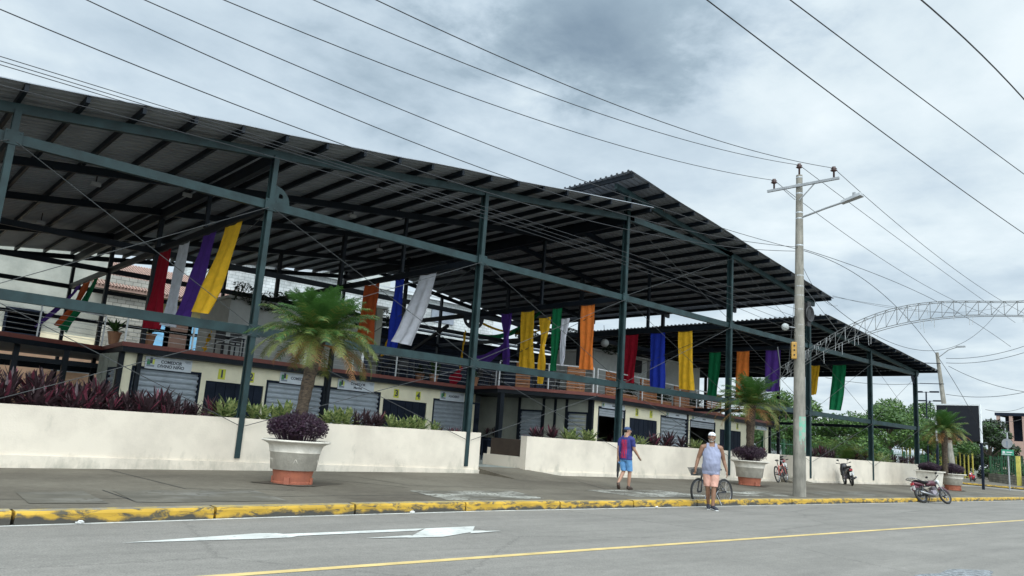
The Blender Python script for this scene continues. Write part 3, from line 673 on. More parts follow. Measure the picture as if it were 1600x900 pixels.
def dark_door(t, F, u0, u1, z1, z0=.42, panels=6):
    m = MB(); w = (u1-u0)/panels
    m.box(u0, u1, .04, .06, z0, z1)
    for i in range(panels): m.box(u0+i*w+.02, u0+(i+1)*w-.02, .015, .041, z0+.03, z1-.03)
    m.xform(F.M()); build('panel_door', m, 'door_dark', t)
def sign(t, F, u0, u1, z0, z1, lines, d=-.045, label=None):
    m = MB(); m.box(u0, u1, d, d+.03, z0, z1); m.xform(F.M()); s = build('sign_board', m, 'sign_white', t, label=label)
    h = z1-z0; lg = MB()
    a = u0+.12*h
    lg.box(a, a+.28*h, d-.006, d-.001, z0+.32*h, z0+.74*h, 'logo_green'); lg.box(a+.22*h, a+.42*h, d-.008, d-.0065, z0+.42*h, z0+.88*h, 'ink'); lg.box(a+.44*h, a+.60*h, d-.006, d-.001, z0+.36*h, z0+.78*h, 'logo_yellow')
    lg.box(a, a+.6*h, d-.006, d-.001, z0+.16*h, z0+.32*h, 'ink_grey'); lg.xform(F.M()); build('logo', lg, None, s); lg = MB(); lg.box(u1-.6*h, u1-.12*h, d-.006, d-.001, z0+.80*h, z0+.86*h, 'ink_grey'); lg.box(u1-.5*h, u1-.12*h, d-.006, d-.001, z0+.70*h, z0+.75*h, 'ink_grey')
    lg.xform(F.M()); build('small_print', lg, None, s)
    for i, tx in enumerate(lines):
        zz = z0+h*(.62-.34*i) if len(lines) > 1 else z0+h*.5
        v = F.pt((u0+u1)/2+.18*h, d-.004, zz); text_mesh(tx, h*.34, 'ink', 'lettering', s, facing(v.x, v.y, v.z, F.ang), bold=.004, extrude=.002)
def number(t, F, u, z, s_, label=None):
    m = MB(); m.box(u-.12, u+.12, -.02, -.002, z-.17, z+.17); m.xform(F.M()); o = build('number_plate', m, 'sign_yellow', t)
    v = F.pt(u, -.024, z); text_mesh(s_, .34, 'ink', 'numeral', o, facing(v.x, v.y, v.z, F.ang), bold=.012)
def wall_panel(m, u0, u1, z0, z1, d0=0, d1=.12): m.box(u0, u1, d0, d1, z0, z1)
def rail(name, label, pts, cat='railing', h=1.02, gap=2.1):
    t = thing(name, label, cat, (pts[0][0], pts[0][1], FLOOR))
    tp = MB(); tp.tube([(p[0], p[1], FLOOR+h) for p in pts], .028, 6); build('top_rail', tp, 'rail_white', t)
    w = MB()
    for k in range(1, 6): w.tube([(p[0], p[1], FLOOR+.16*k) for p in pts], .006, 4)
    build('rail_wire', w, 'rail_white', t)
    for a, b in zip(pts, pts[1:]):
        A = Vector((a[0], a[1], 0)); B = Vector((b[0], b[1], 0)); n = max(1, round((B-A).length/gap))
        for i in range(n+1):
            if i == 0 and a != pts[0]: continue
            p = A.lerp(B, i/n); m = MB(); m.box(p.x-.022, p.x+.022, p.y-.022, p.y+.022, FLOOR, FLOOR+h-.02); build('post', m, 'rail_white', t)
    return t

# block 1
A = onz(192, 533, FLOOR); B = onz(740, 604, FLOOR)
F1 = Face(Vector(A)+Vector((0.15, .45, 0)), Vector(B)+Vector((0, .4, 0)))
UW = (Vector(B)-Vector(A)).length
b1 = thing('stall_block', 'left stall block with cream walls, doors numbered 1 to 4 and grey shutters', 'stalls', tuple(F1.P))
back1 = [F1.pt(UW+.3, 7.5, 0), F1.pt(-.4, 7.5, 0)]
left_line = onz(160, 541, FLOOR); l0 = onz(0, 517, FLOOR)
ld = (left_line-l0).normalized(); lx = l0-ld*8
endB = onz(776, 609, FLOOR)
slab_poly(b1, [lx, left_line, A, B, endB, endB+Vector((.6, 6.5, 0)), Vector((lx.x-2, 31.3, 0))])
TOPW = FLOOR-.292
sh1 = [(210, 570, 313, 577), (420, 590, 505, 600), (515, 598, 594, 605), (680, 612, 743, 620)]
U = [tuple(F1.at(a, b)[0] for a, b in ((s_[0], s_[1]), (s_[2], s_[3]))) for s_ in sh1]
D = [tuple(F1.at(a, b)[0] for a, b in ((323, 588), (413, 597))), tuple(F1.at(a, b)[0] for a, b in ((600, 614), (668, 620)))]
SHZ, DOZ = 2.58, 2.42
U[0] = (max(.12, U[0][0]), U[0][1])
ops = sorted([(u[0], u[1], SHZ, 's') for u in U]+[(d[0], d[1], DOZ, 'd') for d in D])
m = MB(); cur = 0
for u0, u1, z, k in ops:
    if u0 > cur+.01: wall_panel(m, cur, u0, .42, TOPW)
    wall_panel(m, u0, u1, z, TOPW); cur = u1
wall_panel(m, cur, UW-.1, .42, TOPW)
m.xform(F1.M()); build('wall', m, 'stall_cream', b1)
for u0, u1, z, k in ops:
    if k == 's': shutter(b1, F1, u0+.01, u1-.01, .5, z-.01)
    else: dark_door(b1, F1, u0+.01, u1-.01, z-.01)
sd_ = MB(); sd_.box(0, .12, .122, .4, .42, TOPW); sd_.box(UW-.22, UW-.1, .122, 6, .42, TOPW); sd_.box(1.6, UW, 4, 4.1, .42, TOPW); sd_.xform(F1.M()); build('side_wall', sd_, 'stall_grey', b1)
for (x, y, w) in ((230, 547, 72), (437, 571, 60), (532, 583, 55), (690, 598, 40)):
    pass
SG = [((230, 547), (302, 557), ['COMEDOR', 'DIVINO NIÑO']), ((440, 572), (492, 580), ['COMEDOR']), ((530, 583), (586, 590), ['COMEDOR', 'Martha']), ((690, 598), (727, 603), ['ASADERO'])]
for a, b, tx in SG:
    u0 = F1.at(*a, -.04)[0]; u1 = F1.at(*b, -.04)[0]; sign(b1, F1, u0, u1, 2.76 if False else SHZ+.02, TOPW-.02+.0, tx)
for x, y, s_ in ((347, 580, '1'), (392, 586, '2'), (620, 605, '3'), (654, 609, '4')):
    u, z_ = F1.at(x, y); number(b1, F1, u, DOZ+.25, s_)
# corner posts of the block
for u in (-.06, U[1][1]+.02, UW-.02):
    m = MB(); m.box(u, u+.14, -.04, .1, .42, TOPW); m.xform(F1.M()); build('corner_post', m, 'green_steel_dark', b1)
# recessed bay left of it, with chamfered grey panels
for x0, x1, mt in ((146, 160, 'stall_grey'), (162, 172, 'stall_grey'), (174, 184, 'stall_grey')):
    pass
m = MB()
P0 = F1.pt(0, .1, 0); P1 = ony(148, 600, 27.2); P1.z = 0; FC = Face(P1, P0); Lc = (P0-P1).length
for a, b in ((0, .22), (.27, .47)): m.box(Lc*a, Lc*b-.03, 0, .1, .42, TOPW)
m.box(Lc*.5, Lc*.97, 0, .1, 2.5, TOPW); m.xform(FC.M()); build('side_panel', m, 'stall_grey', b1)
shutter(b1, FC, Lc*.55, Lc*.92, .5, 2.48)
for (x, y, yy) in ((0, 0, 0),): pass
m = MB()
for px_, Y in ((15, 27.6), (95, 27.6)):
    q = ony(px_, 600, Y); m.box(q.x-.08, q.x+.08, Y-.08, Y+.08, .42, TOPW)
build('corner_post', m, 'green_steel_dark', b1)
m = MB(); m.box(-6, F1.P.x+1, 31, 31.15, 2.5, 2.75); m.box(-6, F1.P.x, 27.55, 27.65, 2.55, 2.7); build('tie_beam', m, 'green_steel_dark', b1)
# terrace rail 1
rail('terrace_railing', 'white wire railing along the terrace at the far left edge', [(lx.x+.2, lx.y+.2), (left_line.x, left_line.y+.15)])
rail('terrace_railing', 'white wire railing over the shutters of the left stall block', [(A.x+.1, A.y+.2), (B.x, B.y+.2), (endB.x, endB.y+.1)])

# block 2
A2 = onz(932, 614, FLOOR); B2 = onz(1160, 652, FLOOR); E2 = onz(1215, 661, FLOOR)
C2a = onz(777, 602, FLOOR); C2b = onz(860, 608, FLOOR)
F2 = Face(Vector(A2)+Vector((.2, .35, 0)), Vector(B2)+Vector((0, .35, 0))); UW2 = (Vector(E2)-Vector(A2)).length
b2 = thing('stall_block', 'right stall block with doors 5 and 6 and two open dark counters', 'stalls', tuple(F2.P))
slab_poly(b2, [C2a, C2b, A2, B2, E2, E2+Vector((-1, 9, 0)), Vector((C2a.x+1.5, E2.y+8, 0))])
def u2(x, y): return F2.at(x, y)[0]
opn = [(max(.12, u2(936, 640)), u2(976, 645), 's_open'), (u2(984, 653), u2(1027, 657), 'd'), (u2(1033, 652), u2(1073, 655), 's'), (u2(1079, 655), u2(1117, 660), 's_open'), (u2(1125, 664), u2(1158, 668), 'd'), (u2(1176, 668), u2(1196, 670), 'gap')]
SZ2, DZ2 = F2.at(1050, 653)[1]-.0, F2.at(1005, 655)[1]
m = MB(); cur = 0
for u0, u1, k in opn:
    z = DZ2 if k == 'd' else SZ2
    wall_panel(m, cur, u0, .42, TOPW); wall_panel(m, u0, u1, z, TOPW); cur = u1
wall_panel(m, cur, UW2*.965, .42, TOPW)
m.xform(F2.M()); build('wall', m, 'stall_cream', b2)
for u0, u1, k in opn:
    if k == 's': shutter(b2, F2, u0+.01, u1-.01, .5, SZ2-.01)
    elif k == 's_open':
        shutter(b2, F2, u0+.01, u1-.01, .5, SZ2-.01, open_=1); q = MB(); q.box(u0, u1, 2.2, 2.25, .42, SZ2); q.box(u0, u1, .3, 2.2, .42, 1.25); q.box(u0-.4, u1+.4, .2, 2.2, SZ2+.02, SZ2+.05); q.xform(F2.M()); build('counter', q, 'dark_inside', b2)
    elif k == 'd': dark_door(b2, F2, u0+.01, u1-.01, DZ2-.01)
q = MB(); q.box(0, .12, .122, 6, .42, TOPW); q.box(UW2*.78, UW2*.79, .122, 6, .42, TOPW); q.box(.12, UW2*.78, 6, 6.1, .42, TOPW); q.xform(F2.M()); build('side_wall', q, 'stall_grey', b2)
for a, b, tx in (((940, 628), (975, 632), ['COMEDOR']), ((1041, 640), (1072, 644), ['COMEDOR']), ((1081, 646), (1115, 650), ['COMEDOR']), ((1180, 660), (1197, 662), ['BAR'])):
    sign(b2, F2, u2(*a), u2(*b), SZ2+.03, TOPW-.01, tx)
for x, y, s_ in ((995, 645, '5'), (1017, 648, '6'), (1152, 660, '8')):
    number(b2, F2, u2(x, y), DZ2+.27, s_)
for u in (-.08, u2(1073, 655)+.02, u2(1203, 670)):
    m = MB(); m.box(u, u+.14, -.04, .1, .42, TOPW); m.xform(F2.M()); build('corner_post', m, 'green_steel_dark', b2)
# slanting recessed part
G0 = Vector(C2b)+Vector((-1.2, 2.3, 0)); G1 = F2.pt(0, .1, 0)
FG = Face(ony(812, 640, 25.0), G1); Lg = (G1-FG.P).length
m = MB(); m.box(0, Lg*.34, 0, .1, 2.45, TOPW); m.box(Lg*.36, Lg*.50, 0, .1, .42, TOPW); m.box(Lg*.52, Lg*.66, 0, .1, .42, TOPW); m.box(Lg*.68, Lg*.97, 0, .1, 2.45, TOPW); m.xform(FG.M()); build('side_panel', m, 'stall_grey', b2)
shutter(b2, FG, Lg*.02, Lg*.32, .5, 2.43); shutter(b2, FG, Lg*.70, Lg*.95, .5, 2.43)
m = MB()
for u in (-.02, .335, .50, .66, .97): m.box(Lg*u, Lg*u+.12, -.03, .09, .42, TOPW)
m.xform(FG.M()); build('corner_post', m, 'green_steel_dark', b2)
for x in (797,):
    q = onz(x, 602, FLOOR); m = MB(); m.box(q.x-.1, q.x+.1, q.y+.4, q.y+.6, .42, TOPW); build('corner_post', m, 'green_steel_dark', b2)
rail('terrace_railing', 'white wire railing round the slanting corner of the right terrace, above the ramp', [(C2a.x+.2, C2a.y+.15), (C2b.x, C2b.y+.15), (A2.x, A2.y+.2)])
rail('terrace_railing', 'white wire railing in front of the orange slatted screens', [(A2.x+.3, A2.y+.25), (B2.x, B2.y+.2)])

# ------------------------------------------------------------------ banners
def banner(X, tl, tr, bl, br, color, label, twist=0, ztop=None):
    """cloth hung from the cross beam at X: pixel columns give where along the beam it hangs and how far the wind carries its hem"""
    random.seed(hash((tl, color)) % 999 if False else int(tl[0]*7+tl[1]))
    Ya = onx(tl[0], tl[1], X).y; Yb = onx(tr[0], tr[1], X).y
    zt = ztop or MIDZ-.11
    a = ony(bl[0], bl[1], Ya); b = ony(br[0], br[1], Yb)
    nu, nv = 14, 22; m = MB(); V = []
    for j in range(nv+1):
        v = j/nv; e = v**1.25
        for i in range(nu+1):
            u = i/nu; y = Ya+(Yb-Ya)*u
            bx = a.x+(b.x-a.x)*u; bz = a.z+(b.z-a.z)*u
            x = X+(bx-X)*e+.045*math.sin(u*14+tl[0]+v*2)*(.35+v)+.05*math.sin(v*7+u*3+tl[0])*v
            z = zt+(bz-zt)*v - .03*math.sin(PI*u)*(1-v)
            if twist:
                w = 1-twist*math.exp(-((v-.45)/.22)**2); y = (Ya+Yb)/2+(y-(Ya+Yb)/2)*w; x += .10*twist*math.sin(u*20)*math.exp(-((v-.45)/.3)**2)
            V.append((x, y, z))
    k = nu+1
    m.add(V, [(j*k+i, j*k+i+1, (j+1)*k+i+1, (j+1)*k+i) for j in range(nv) for i in range(nu)])
    o = build('banner', m, 'cloth_'+color, smooth=True)
    tag(o, label, 'banner', 'long cloth banners hanging from the cross beams')
    return o
banner(7.08, (352, 355), (378, 344), (294, 486), (328, 491), 'yellow', 'big yellow banner blown aside, rightmost of the leftmost group')
banner(7.08, (316, 374), (338, 363), (272, 496), (303, 499), 'purple', 'purple banner hanging right behind the big yellow one on the left')
banner(7.08, (280, 387), (297, 379), (254, 508), (271, 511), 'white', 'narrow pale banner between the dark red and the purple ones')
banner(7.08, (250, 398), (267, 390), (222, 512), (246, 514), 'red', 'dark red banner above the terracotta flower pot on the terrace')
banner(7.08, (147, 436), (155, 430), (93, 512), (106, 520), 'green', 'green banner swept sideways at the far left', .5)
banner(7.08, (130, 448), (141, 441), (86, 508), (98, 512), 'burnt', 'twisted rust orange banner beside the swept green one', .75)
banner(7.08, (119, 452), (125, 449), (52, 512), (64, 505), 'purple', 'purple banner swept furthest back at the far left', .7)
banner(13.55, (570, 451), (593, 446), (556, 539), (579, 541), 'burnt', 'burnt orange banner just right of the big palm crown')
banner(13.55, (617, 442), (631, 439), (602, 545), (624, 546), 'blue', 'royal blue banner between the burnt orange and the white one')
banner(13.55, (655, 435), (682, 428), (610, 533), (647, 541), 'white', 'broad white banner blown aside in the middle of the shelter')
banner(19.97, (784, 490), (800, 488), (786, 570), (793, 571), 'purple', 'dark purple banner left of the long yellow one', .35)
banner(19.97, (815, 487), (835, 485), (812, 576), (832, 577), 'yellow', 'long straight yellow banner between the purple and green ones')
banner(19.97, (863, 483), (879, 480), (860, 579), (871, 580), 'green', 'green banner between the knotted yellow and the orange one')
banner(19.97, (908, 478), (930, 474), (907, 577), (926, 578), 'orange', 'bright orange banner just left of the post behind the boy')
banner(26.5, (977, 524), (998, 521), (973, 598), (990, 599), 'red', 'crimson banner above the head of the boy')
banner(26.5, (1017, 521), (1039, 518), (1015, 606), (1038, 607), 'blue', 'blue banner between the crimson and the yellow one')
banner(26.5, (1060, 519), (1082, 515), (1062, 608), (1083, 610), 'yellow', 'yellow banner above the man in the white cap')
banner(32.9, (1108, 551), (1127, 549), (1105, 618), (1121, 620), 'green', 'green banner partly behind the middle palm crown')
banner(32.9, (1151, 549), (1171, 547), (1148, 622), (1169, 624), 'orange', 'orange banner hanging behind the middle palm')
banner(32.9, (1196, 548), (1220, 546), (1195, 612), (1218, 613), 'purple', 'purple banner just left of the concrete pole')
banner(39.2, (1268, 574), (1281, 572), (1266, 618), (1274, 616), 'yellow', 'narrow yellow banner just right of the concrete pole')
banner(39.2, (1301, 573), (1322, 571), (1294, 640), (1315, 642), 'green', 'dark green banner, last one on the right')
# loops and swags further back
def swag(p, q, color, w, label, sag=.35):
    p = Vector(p); q = Vector(q); m = MB(); V = []; n = 18
    for i in range(n+1):
        t = i/n; c = p.lerp(q, t)+Vector((0, 0, -sag*4*t*(1-t)))
        for k in range(5): V.append(c+Vector((.05*math.sin(k*2.2+t*9), .05*math.cos(k*3+t*5), -w*k/4)))
    m.add(V, [(i*5+k, i*5+k+1, (i+1)*5+k+1, (i+1)*5+k) for i in range(n) for k in range(4)])
    tag(build('banner', m, 'cloth_'+color, smooth=True), label, 'banner', 'long cloth banners hanging from the cross beams')
swag(ony(843, 504, 29), ony(841, 598, 27.5), 'yellow', .1, 'knotted yellow banner between the long yellow and the green one') if False else None
banner(19.97, (842, 505), (860, 502), (838, 599), (848, 600), 'yellow', 'knotted yellow banner pinched in the middle, left of the green one', .75, 5.85)
banner(19.97, (874, 512), (889, 510), (874, 570), (880, 572), 'white', 'small pale grey banner pinched behind the green one', .5, 5.75)
swag(ony(792, 530, 29), ony(742, 556, 29), 'purple', .5, 'purple cloth gathered low over the terrace behind the white railing', .2)
swag(ony(727, 515, 30), ony(719, 572, 29), 'yellow', .35, 'yellow cloth hanging on the terrace beside the second front post', .0)
swag(ony(722, 570, 28), ony(703, 585, 28), 'red', .7, 'red cloth draped on the terrace railing near the second post', .1)
swag(ony(612, 512, 30), ony(596, 545, 30), 'yellow', .4, 'yellow ribbon looped behind the royal blue banner', .2)
swag(ony(330, 515, 26.8), ony(318, 540, 26.6), 'yellow', .3, 'yellow cloth tail tied low on the railing under the big yellow banner', .05)
swag(ony(745, 498, 34), ony(852, 512, 34), 'yellow', .12, 'thin yellow ribbon strung between far posts', .5)
swag(ony(745, 520, 35), ony(850, 478, 33), 'green', .3, 'dark green ribbon strung between far posts', .7)

# ------------------------------------------------------------------ planting
def blade(m, base, az, el, ln, w, droop, mat=None, fold=.25, seg=5):
    d = Vector((math.cos(az)*math.cos(el), math.sin(az)*math.cos(el), math.sin(el))); side = Vector((-math.sin(az), math.cos(az), 0)); p = Vector(base); V = []
    for i in range(seg+1):
        t = i/seg; ww = w*(math.sin(PI*min(1, .12+t*.88))**.7)*(1 if t < 1 else .02)+.002
        up = side.cross(d).normalized()*-1
        V += [p-side*ww+up*ww*fold*-1, p, p+side*ww+up*ww*fold*-1]
        p = p+d*ln/seg; el -= droop/seg; d = Vector((math.cos(az)*math.cos(el), math.sin(az)*math.cos(el), math.sin(el)))
    m.add(V, [(3*i, 3*i+1, 3*i+4, 3*i+3) for i in range(seg)]+[(3*i+1, 3*i+2, 3*i+5, 3*i+4) for i in range(seg)], mat)
def rosette(seed, mats, n=26, ln=.55, w=.04, h=.35, heads=1):
    random.seed(seed); lv = MB(); st = MB()
    for k in range(heads):
        ox, oy = (random.uniform(-.13, .13), random.uniform(-.1, .1)) if heads > 1 else (0, 0); hh = h*random.uniform(.75, 1.15)
        st.tube([(ox*.3, oy*.3, 0), (ox, oy, hh)], [.02, .014], 5)
        for i in range(n):
            t = i/n; az = i*2.4+random.uniform(-.3, .3); el = R(70)*t+R(14)+random.uniform(-.12, .12)
            mt = mats[0] if random.random() > ((.42 if t > .6 else .06) if seed % 4 == 1 else .05) else mats[-1]
            blade(lv, (ox, oy, hh*(.55+.5*t)), az, el, ln*random.uniform(.75, 1.1)*(1-.25*t), w*random.uniform(.8, 1.2), R(45)*(1-t*.6)*random.uniform(.6, 1.3), mt)
    return lv, st
def plant_proto(name, label, cat, seed, mats, **k):
    t = thing(name, label, cat); lv, st = rosette(seed, mats, **k)
    build('leaves', lv, None, t, smooth=True); build('stem', st, 'bark', t); return t
GP = 'purple cordylines along the planter walls'; GV = 'variegated plants along the planter walls'
protos = [plant_proto('cordyline', 'x', 'plant', 20+i, ['leaf_purple', 'leaf_magenta'], n=19, ln=.70, w=.036, h=.42, heads=2) for i in range(4)]
vproto = [plant_proto('dracaena', 'x', 'plant', 40+i, ['leaf_variegated'], n=18, ln=.64, w=.055, h=.30, heads=1) for i in range(3)]
used = set()
def put(pr, X, Y, Z, label, group, sc=1):
    rz = random.uniform(0, 6.28)
    if pr.name in used: o = dup(pr, (X, Y, Z), rz, label, sc, group)
    else: used.add(pr.name); o = pr; o.location = (X, Y, Z); o.rotation_euler = (0, 0, rz); o.scale = (sc,)*3; o['label'] = label; o['group'] = group
    return o
def px_x(x, Y=17.6): return ony(x, 650, Y).x
random.seed(99); SOIL = 1.16
row = [(-40, 1), (-14, 1), (10, 1.2), (32, 1), (55, 1.15), (78, .95), (100, .85), (122, 1.05), (143, .95), (166, .9), (188, .75), (210, .8), (232, .9), (255, .85), (276, .7), (300, .8), (322, .75)]
for i, (x, s) in enumerate(row):
    for r_, Y in enumerate((17.72, 18.02, 18.38)):
        X = px_x(x+random.uniform(-7, 7)+r_*8, Y)
        sec = ['in front of the peach wall', 'in front of the chamfered corner', 'before the first roller shutter'][0 if x < 150 else 1 if x < 205 else 2]
        put(random.choice(protos), X, Y, SOIL-.02*r_-(.22 if r_ == 0 else 0), '%s purple cordyline from the left in the %s row of the left planter' % (ordinal(i), ['front', 'middle', 'back'][r_]), GP, s*random.uniform(.62, .98))
def line_plants(xs_, kind, where, Y=17.72, sc=1, top=SOIL):
    for i, x in enumerate(xs_):
        pr = random.choice(protos if kind == 'p' else vproto)
        put(pr, px_x(x, Y), Y+random.uniform(-.08, .2), top-.04, '%s %s from left %s' % (ordinal(i), 'purple cordyline' if kind == 'p' else 'variegated green plant', where), GP if kind == 'p' else GV, sc*random.uniform(.85, 1.1))
line_plants([346, 359, 398, 411], 'v', 'around the tall post on the left planter', sc=.95)
line_plants([432, 447], 'v', 'directly behind the big potted palm')
line_plants([513, 527, 541], 'v', 'just right of the biggest pot', sc=1.0)
line_plants([560, 572, 588, 597], 'p', 'between two groups of variegated plants on the left planter', sc=.8)
line_plants([610, 622, 636, 650, 663, 680], 'v', 'in front of doors 3 and 4', sc=.85)
line_plants([693, 708, 720], 'p', 'low at the right end of the left planter', sc=.4)
line_plants([838, 848, 866, 871], 'p', 'at the left end of the middle planter', sc=.72)
line_plants([889, 898, 921, 930], 'v', 'left of the post behind the boy', sc=.95)
line_plants([995, 1006], 'v', 'right beside the head of the boy', sc=.85)
line_plants([1020, 1030, 1040, 1052, 1064], 'p', 'between the two walking men', sc=.85)
line_plants([1082, 1088], 'v', 'behind the man in the white cap', sc=.95)
line_plants([1125, 1135, 1180, 1195], 'p', 'on the middle planter behind the middle pot', sc=.55)
line_plants([1268, 1280, 1292, 1303], 'p', 'above the parked scooter', sc=.9)
line_plants([1345, 1352, 1392, 1404, 1414, 1424], 'p', 'at the right end of the far planter', sc=.9)
line_plants([1366, 1376, 1384], 'v', 'on the far planter', sc=1.1)

# feathery palm fronds
def frond(m, base, az, el, ln, droop, mat, n=30, leaf=.26, rmat='palm_green', seg=9, wid=.0075, tips=None):
    p = Vector(base); pts = [p.copy()]; ds = []; e = el
    for i in range(seg):
        d = Vector((math.cos(az)*math.cos(e), math.sin(az)*math.cos(e), math.sin(e))); ds.append(d); p = p+d*ln/seg; pts.append(p.copy()); e -= droop*(.5+i/seg)/seg
    m.tube(pts, [.011*(1-.8*i/seg) for i in range(seg+1)], 4, rmat, cap=False)
    side = Vector((-math.sin(az), math.cos(az), 0))
    for k in range(n):
        t = .12+.88*k/n; f = t*seg; i = min(seg-1, int(f)); q = pts[i].lerp(pts[i+1], f-i); d = ds[i]; up = side.cross(d)
        L_ = leaf*(math.sin(PI*(.12+.8*t))**.6)*random.uniform(.8, 1.15)
        for s_ in (-1, 1):
            dr = (side*s_*.85+d*.65+Vector((0, 0, random.uniform(-.15, .25)))).normalized(); w = d*wid
            a = q+dr*L_*.55; b = q+dr*L_+Vector((0, 0, -L_*.28))
            mt = tips if (tips and random.random() < .35) else mat
            m.add([q-w, q+w, a+w*.9, a-w*.9, b], [(0, 1, 2, 3), (3, 2, 4)], mt)
def palm(name, label, X, Y, z0, top, seed, fr=1.45, tr=.12, lean=(0, 0), cat='palm', nf=72, nl=36, wl=.010):
    random.seed(seed); t = thing(name, label, cat, (X, Y, z0))
    m = MB(); n = 16; pts = []; rs = []
    for i in range(n+1):
        u = i/n; pts.append((lean[0]*u**1.5, lean[1]*u, (top-z0)*u)); rs.append(tr*(.85+.3*u**2)*(1+.09*(i % 2)))
    m.tube(pts, rs, 10); build('trunk', m, 'palm_trunk', t, world=False, smooth=False)
    c = Vector((lean[0], lean[1], top-z0)); g = MB(); y = MB(); dry = MB()
    for i in range(nf):
        u = i/nf; az = i*2.399+random.uniform(-.15, .15); el = R(88)-R(88)*u**1.25+random.uniform(-.14, .14)
        mat = 'palm_green' if u < .85 else 'palm_yellow'
        frond(g if u < .85 else y, c+Vector((math.cos(az)*.06, math.sin(az)*.06, random.uniform(-.08, .05))), az, el, fr*random.uniform(.82, 1.05)*(.75+.3*u), R(34+64*u)*random.uniform(.6, 1.3), mat, n=nl, wid=wl, tips='palm_yellow' if u > .5 else None, leaf=.27*fr/1.45)
    for i in range(8):
        az = i*.87+random.uniform(-.3, .3)
        frond(dry, c+Vector((math.cos(az)*.09, math.sin(az)*.09, -.14)), az, R(-2)+random.uniform(-.15, .2), fr*random.uniform(.65, .95), R(80), 'palm_dry', n=24, rmat='palm_dry', tips='palm_yellow' if i % 2 else None)
    build('crown', g, None, t, world=False); build('yellow_fronds', y, None, t, world=False); build('dry_fronds', dry, None, t, world=False)
    return t
palm('palm_tree', 'largest feathery palm, growing from the pot at left with dry orange lower fronds', 6.97, 13.95, .9, 3.0, 5, 1.38, .125, (.22, .02), nf=98, nl=54, wl=.0074)
palm('palm_tree', 'feathery palm in the middle pot beside the concrete pole', 24.95, 15.1, .95, 3.05, 6, 1.5, .15, (.06, 0))
palm('palm_tree', 'feathery palm in front of the black billboard', 42.7, 14.85, .95, 3.15, 8, 1.4, .14, (0, 0))
def pot(X, Y, label, seed, s=1.0):
    z = SZ(X, Y); t = thing('planter_pot', label, 'pot', (X, Y, z), R(20*seed))
    m = MB(); m.lathe([(.0, .0), (.355, 0), (.36, .04), (.345, .05), (.385, .27), (.38, .272)], 36, cap=False); build('terracotta_base', m.xform(Matrix.Scale(s, 4)), 'pot_terra', t, world=False, smooth=False)
    m = MB(); m.lathe([(.37, .262), (.425, .264), (.465, .58), (.485, .585), (.487, .60), (.475, .605), (.505, .70), (.52, .73), (.60, .77), (.645, .785), (.648, .81), (.62, .818), (.53, .80), (.47, .78)], 48, cap=False)
    build('pot_body', m.xform(Matrix.Scale(s, 4)), 'pot_white', t, world=False, smooth=True)
    r_ = MB(); random.seed(seed)
    for k in range(5):
        a0 = k*1.256; pts = []
        for i in range(9):
            a = a0+.34*i/8; zz = .42+.05*math.sin(i*1.1+k); rr = .405+(zz-.264)*.206+.004; pts.append((rr*math.cos(a), rr*math.sin(a), zz))
        r_.tube(pts, .005, 5)
    build('relief', r_.xform(Matrix.Scale(s, 4)), 'pot_white', t, world=False)
    b_ = MB()
    for k in range(4):
        a = k*PI/2+.5; c = Matrix.Rotation(a, 4, 'Z'); q = MB(); q.box(.352, .385, -.05, .05, .005, .13); b_.join(q, c)
    build('base_foot', b_.xform(Matrix.Scale(s, 4)), 'pot_terra', t, world=False)
    q = MB(); q.lathe([(0, .775), (.49, .78)], 24, cap=False); build('soil', q.xform(Matrix.Scale(s, 4)), 'soil', t, world=False)
    return z
def bush(X, Y, z, label, seed, r=.56, h=.52):
    random.seed(seed); t = thing('purple_bush', label, 'bush', (X, Y, z)); f = MB(); st = MB()
    for i in range(230):
        az = random.uniform(0, 6.283); rr = math.sqrt(random.random()); a0 = rr*.36; ex = r*rr
        top = Vector((math.cos(az)*ex, math.sin(az)*ex, h*(1-.35*rr**2)*random.uniform(.72, 1.03)))
        st.tube([(math.cos(az)*a0, math.sin(az)*a0, 0), (math.cos(az)*(a0+ex)*.5, math.sin(az)*(a0+ex)*.5, top.z*.45), top], .0045, 3, cap=False)
    clump = [(random.uniform(0, 6.28), random.random()**.5, random.uniform(.8, 1.1)) for _ in range(60)]
    for i in range(6500):
        if random.random() < .75:
            c = random.choice(clump); az = c[0]+random.gauss(0, .16); rr = min(1.03, c[1]+random.gauss(0, .1)); k = c[2]
        else: az = random.uniform(0, 6.283); rr = math.sqrt(random.random()); k = 1
        ztop = h*k*(1-.35*rr*rr); zlo = h*.14; zz = zlo+(ztop-zlo)*random.random()**.6
        wr = (.72+.28*math.sin(PI*min(1, zz/h*.8+.1)))
        p = Vector((math.cos(az)*r*rr*wr, math.sin(az)*r*rr*wr, zz)); s_ = random.uniform(.012, .024)
        a = Vector((random.gauss(0, 1), random.gauss(0, 1), random.gauss(0, .7))).normalized(); b = a.orthogonal().normalized()
        f.add([p-a*s_*1.5, p+b*s_*.6, p+a*s_*1.5, p-b*s_*.6], [(0, 1, 2, 3)], 'leaf_plum' if random.random() > .12 else 'leaf_purple')
    build('foliage', f, None, t, world=False); build('stems', st, 'leaf_plum', t, world=False)
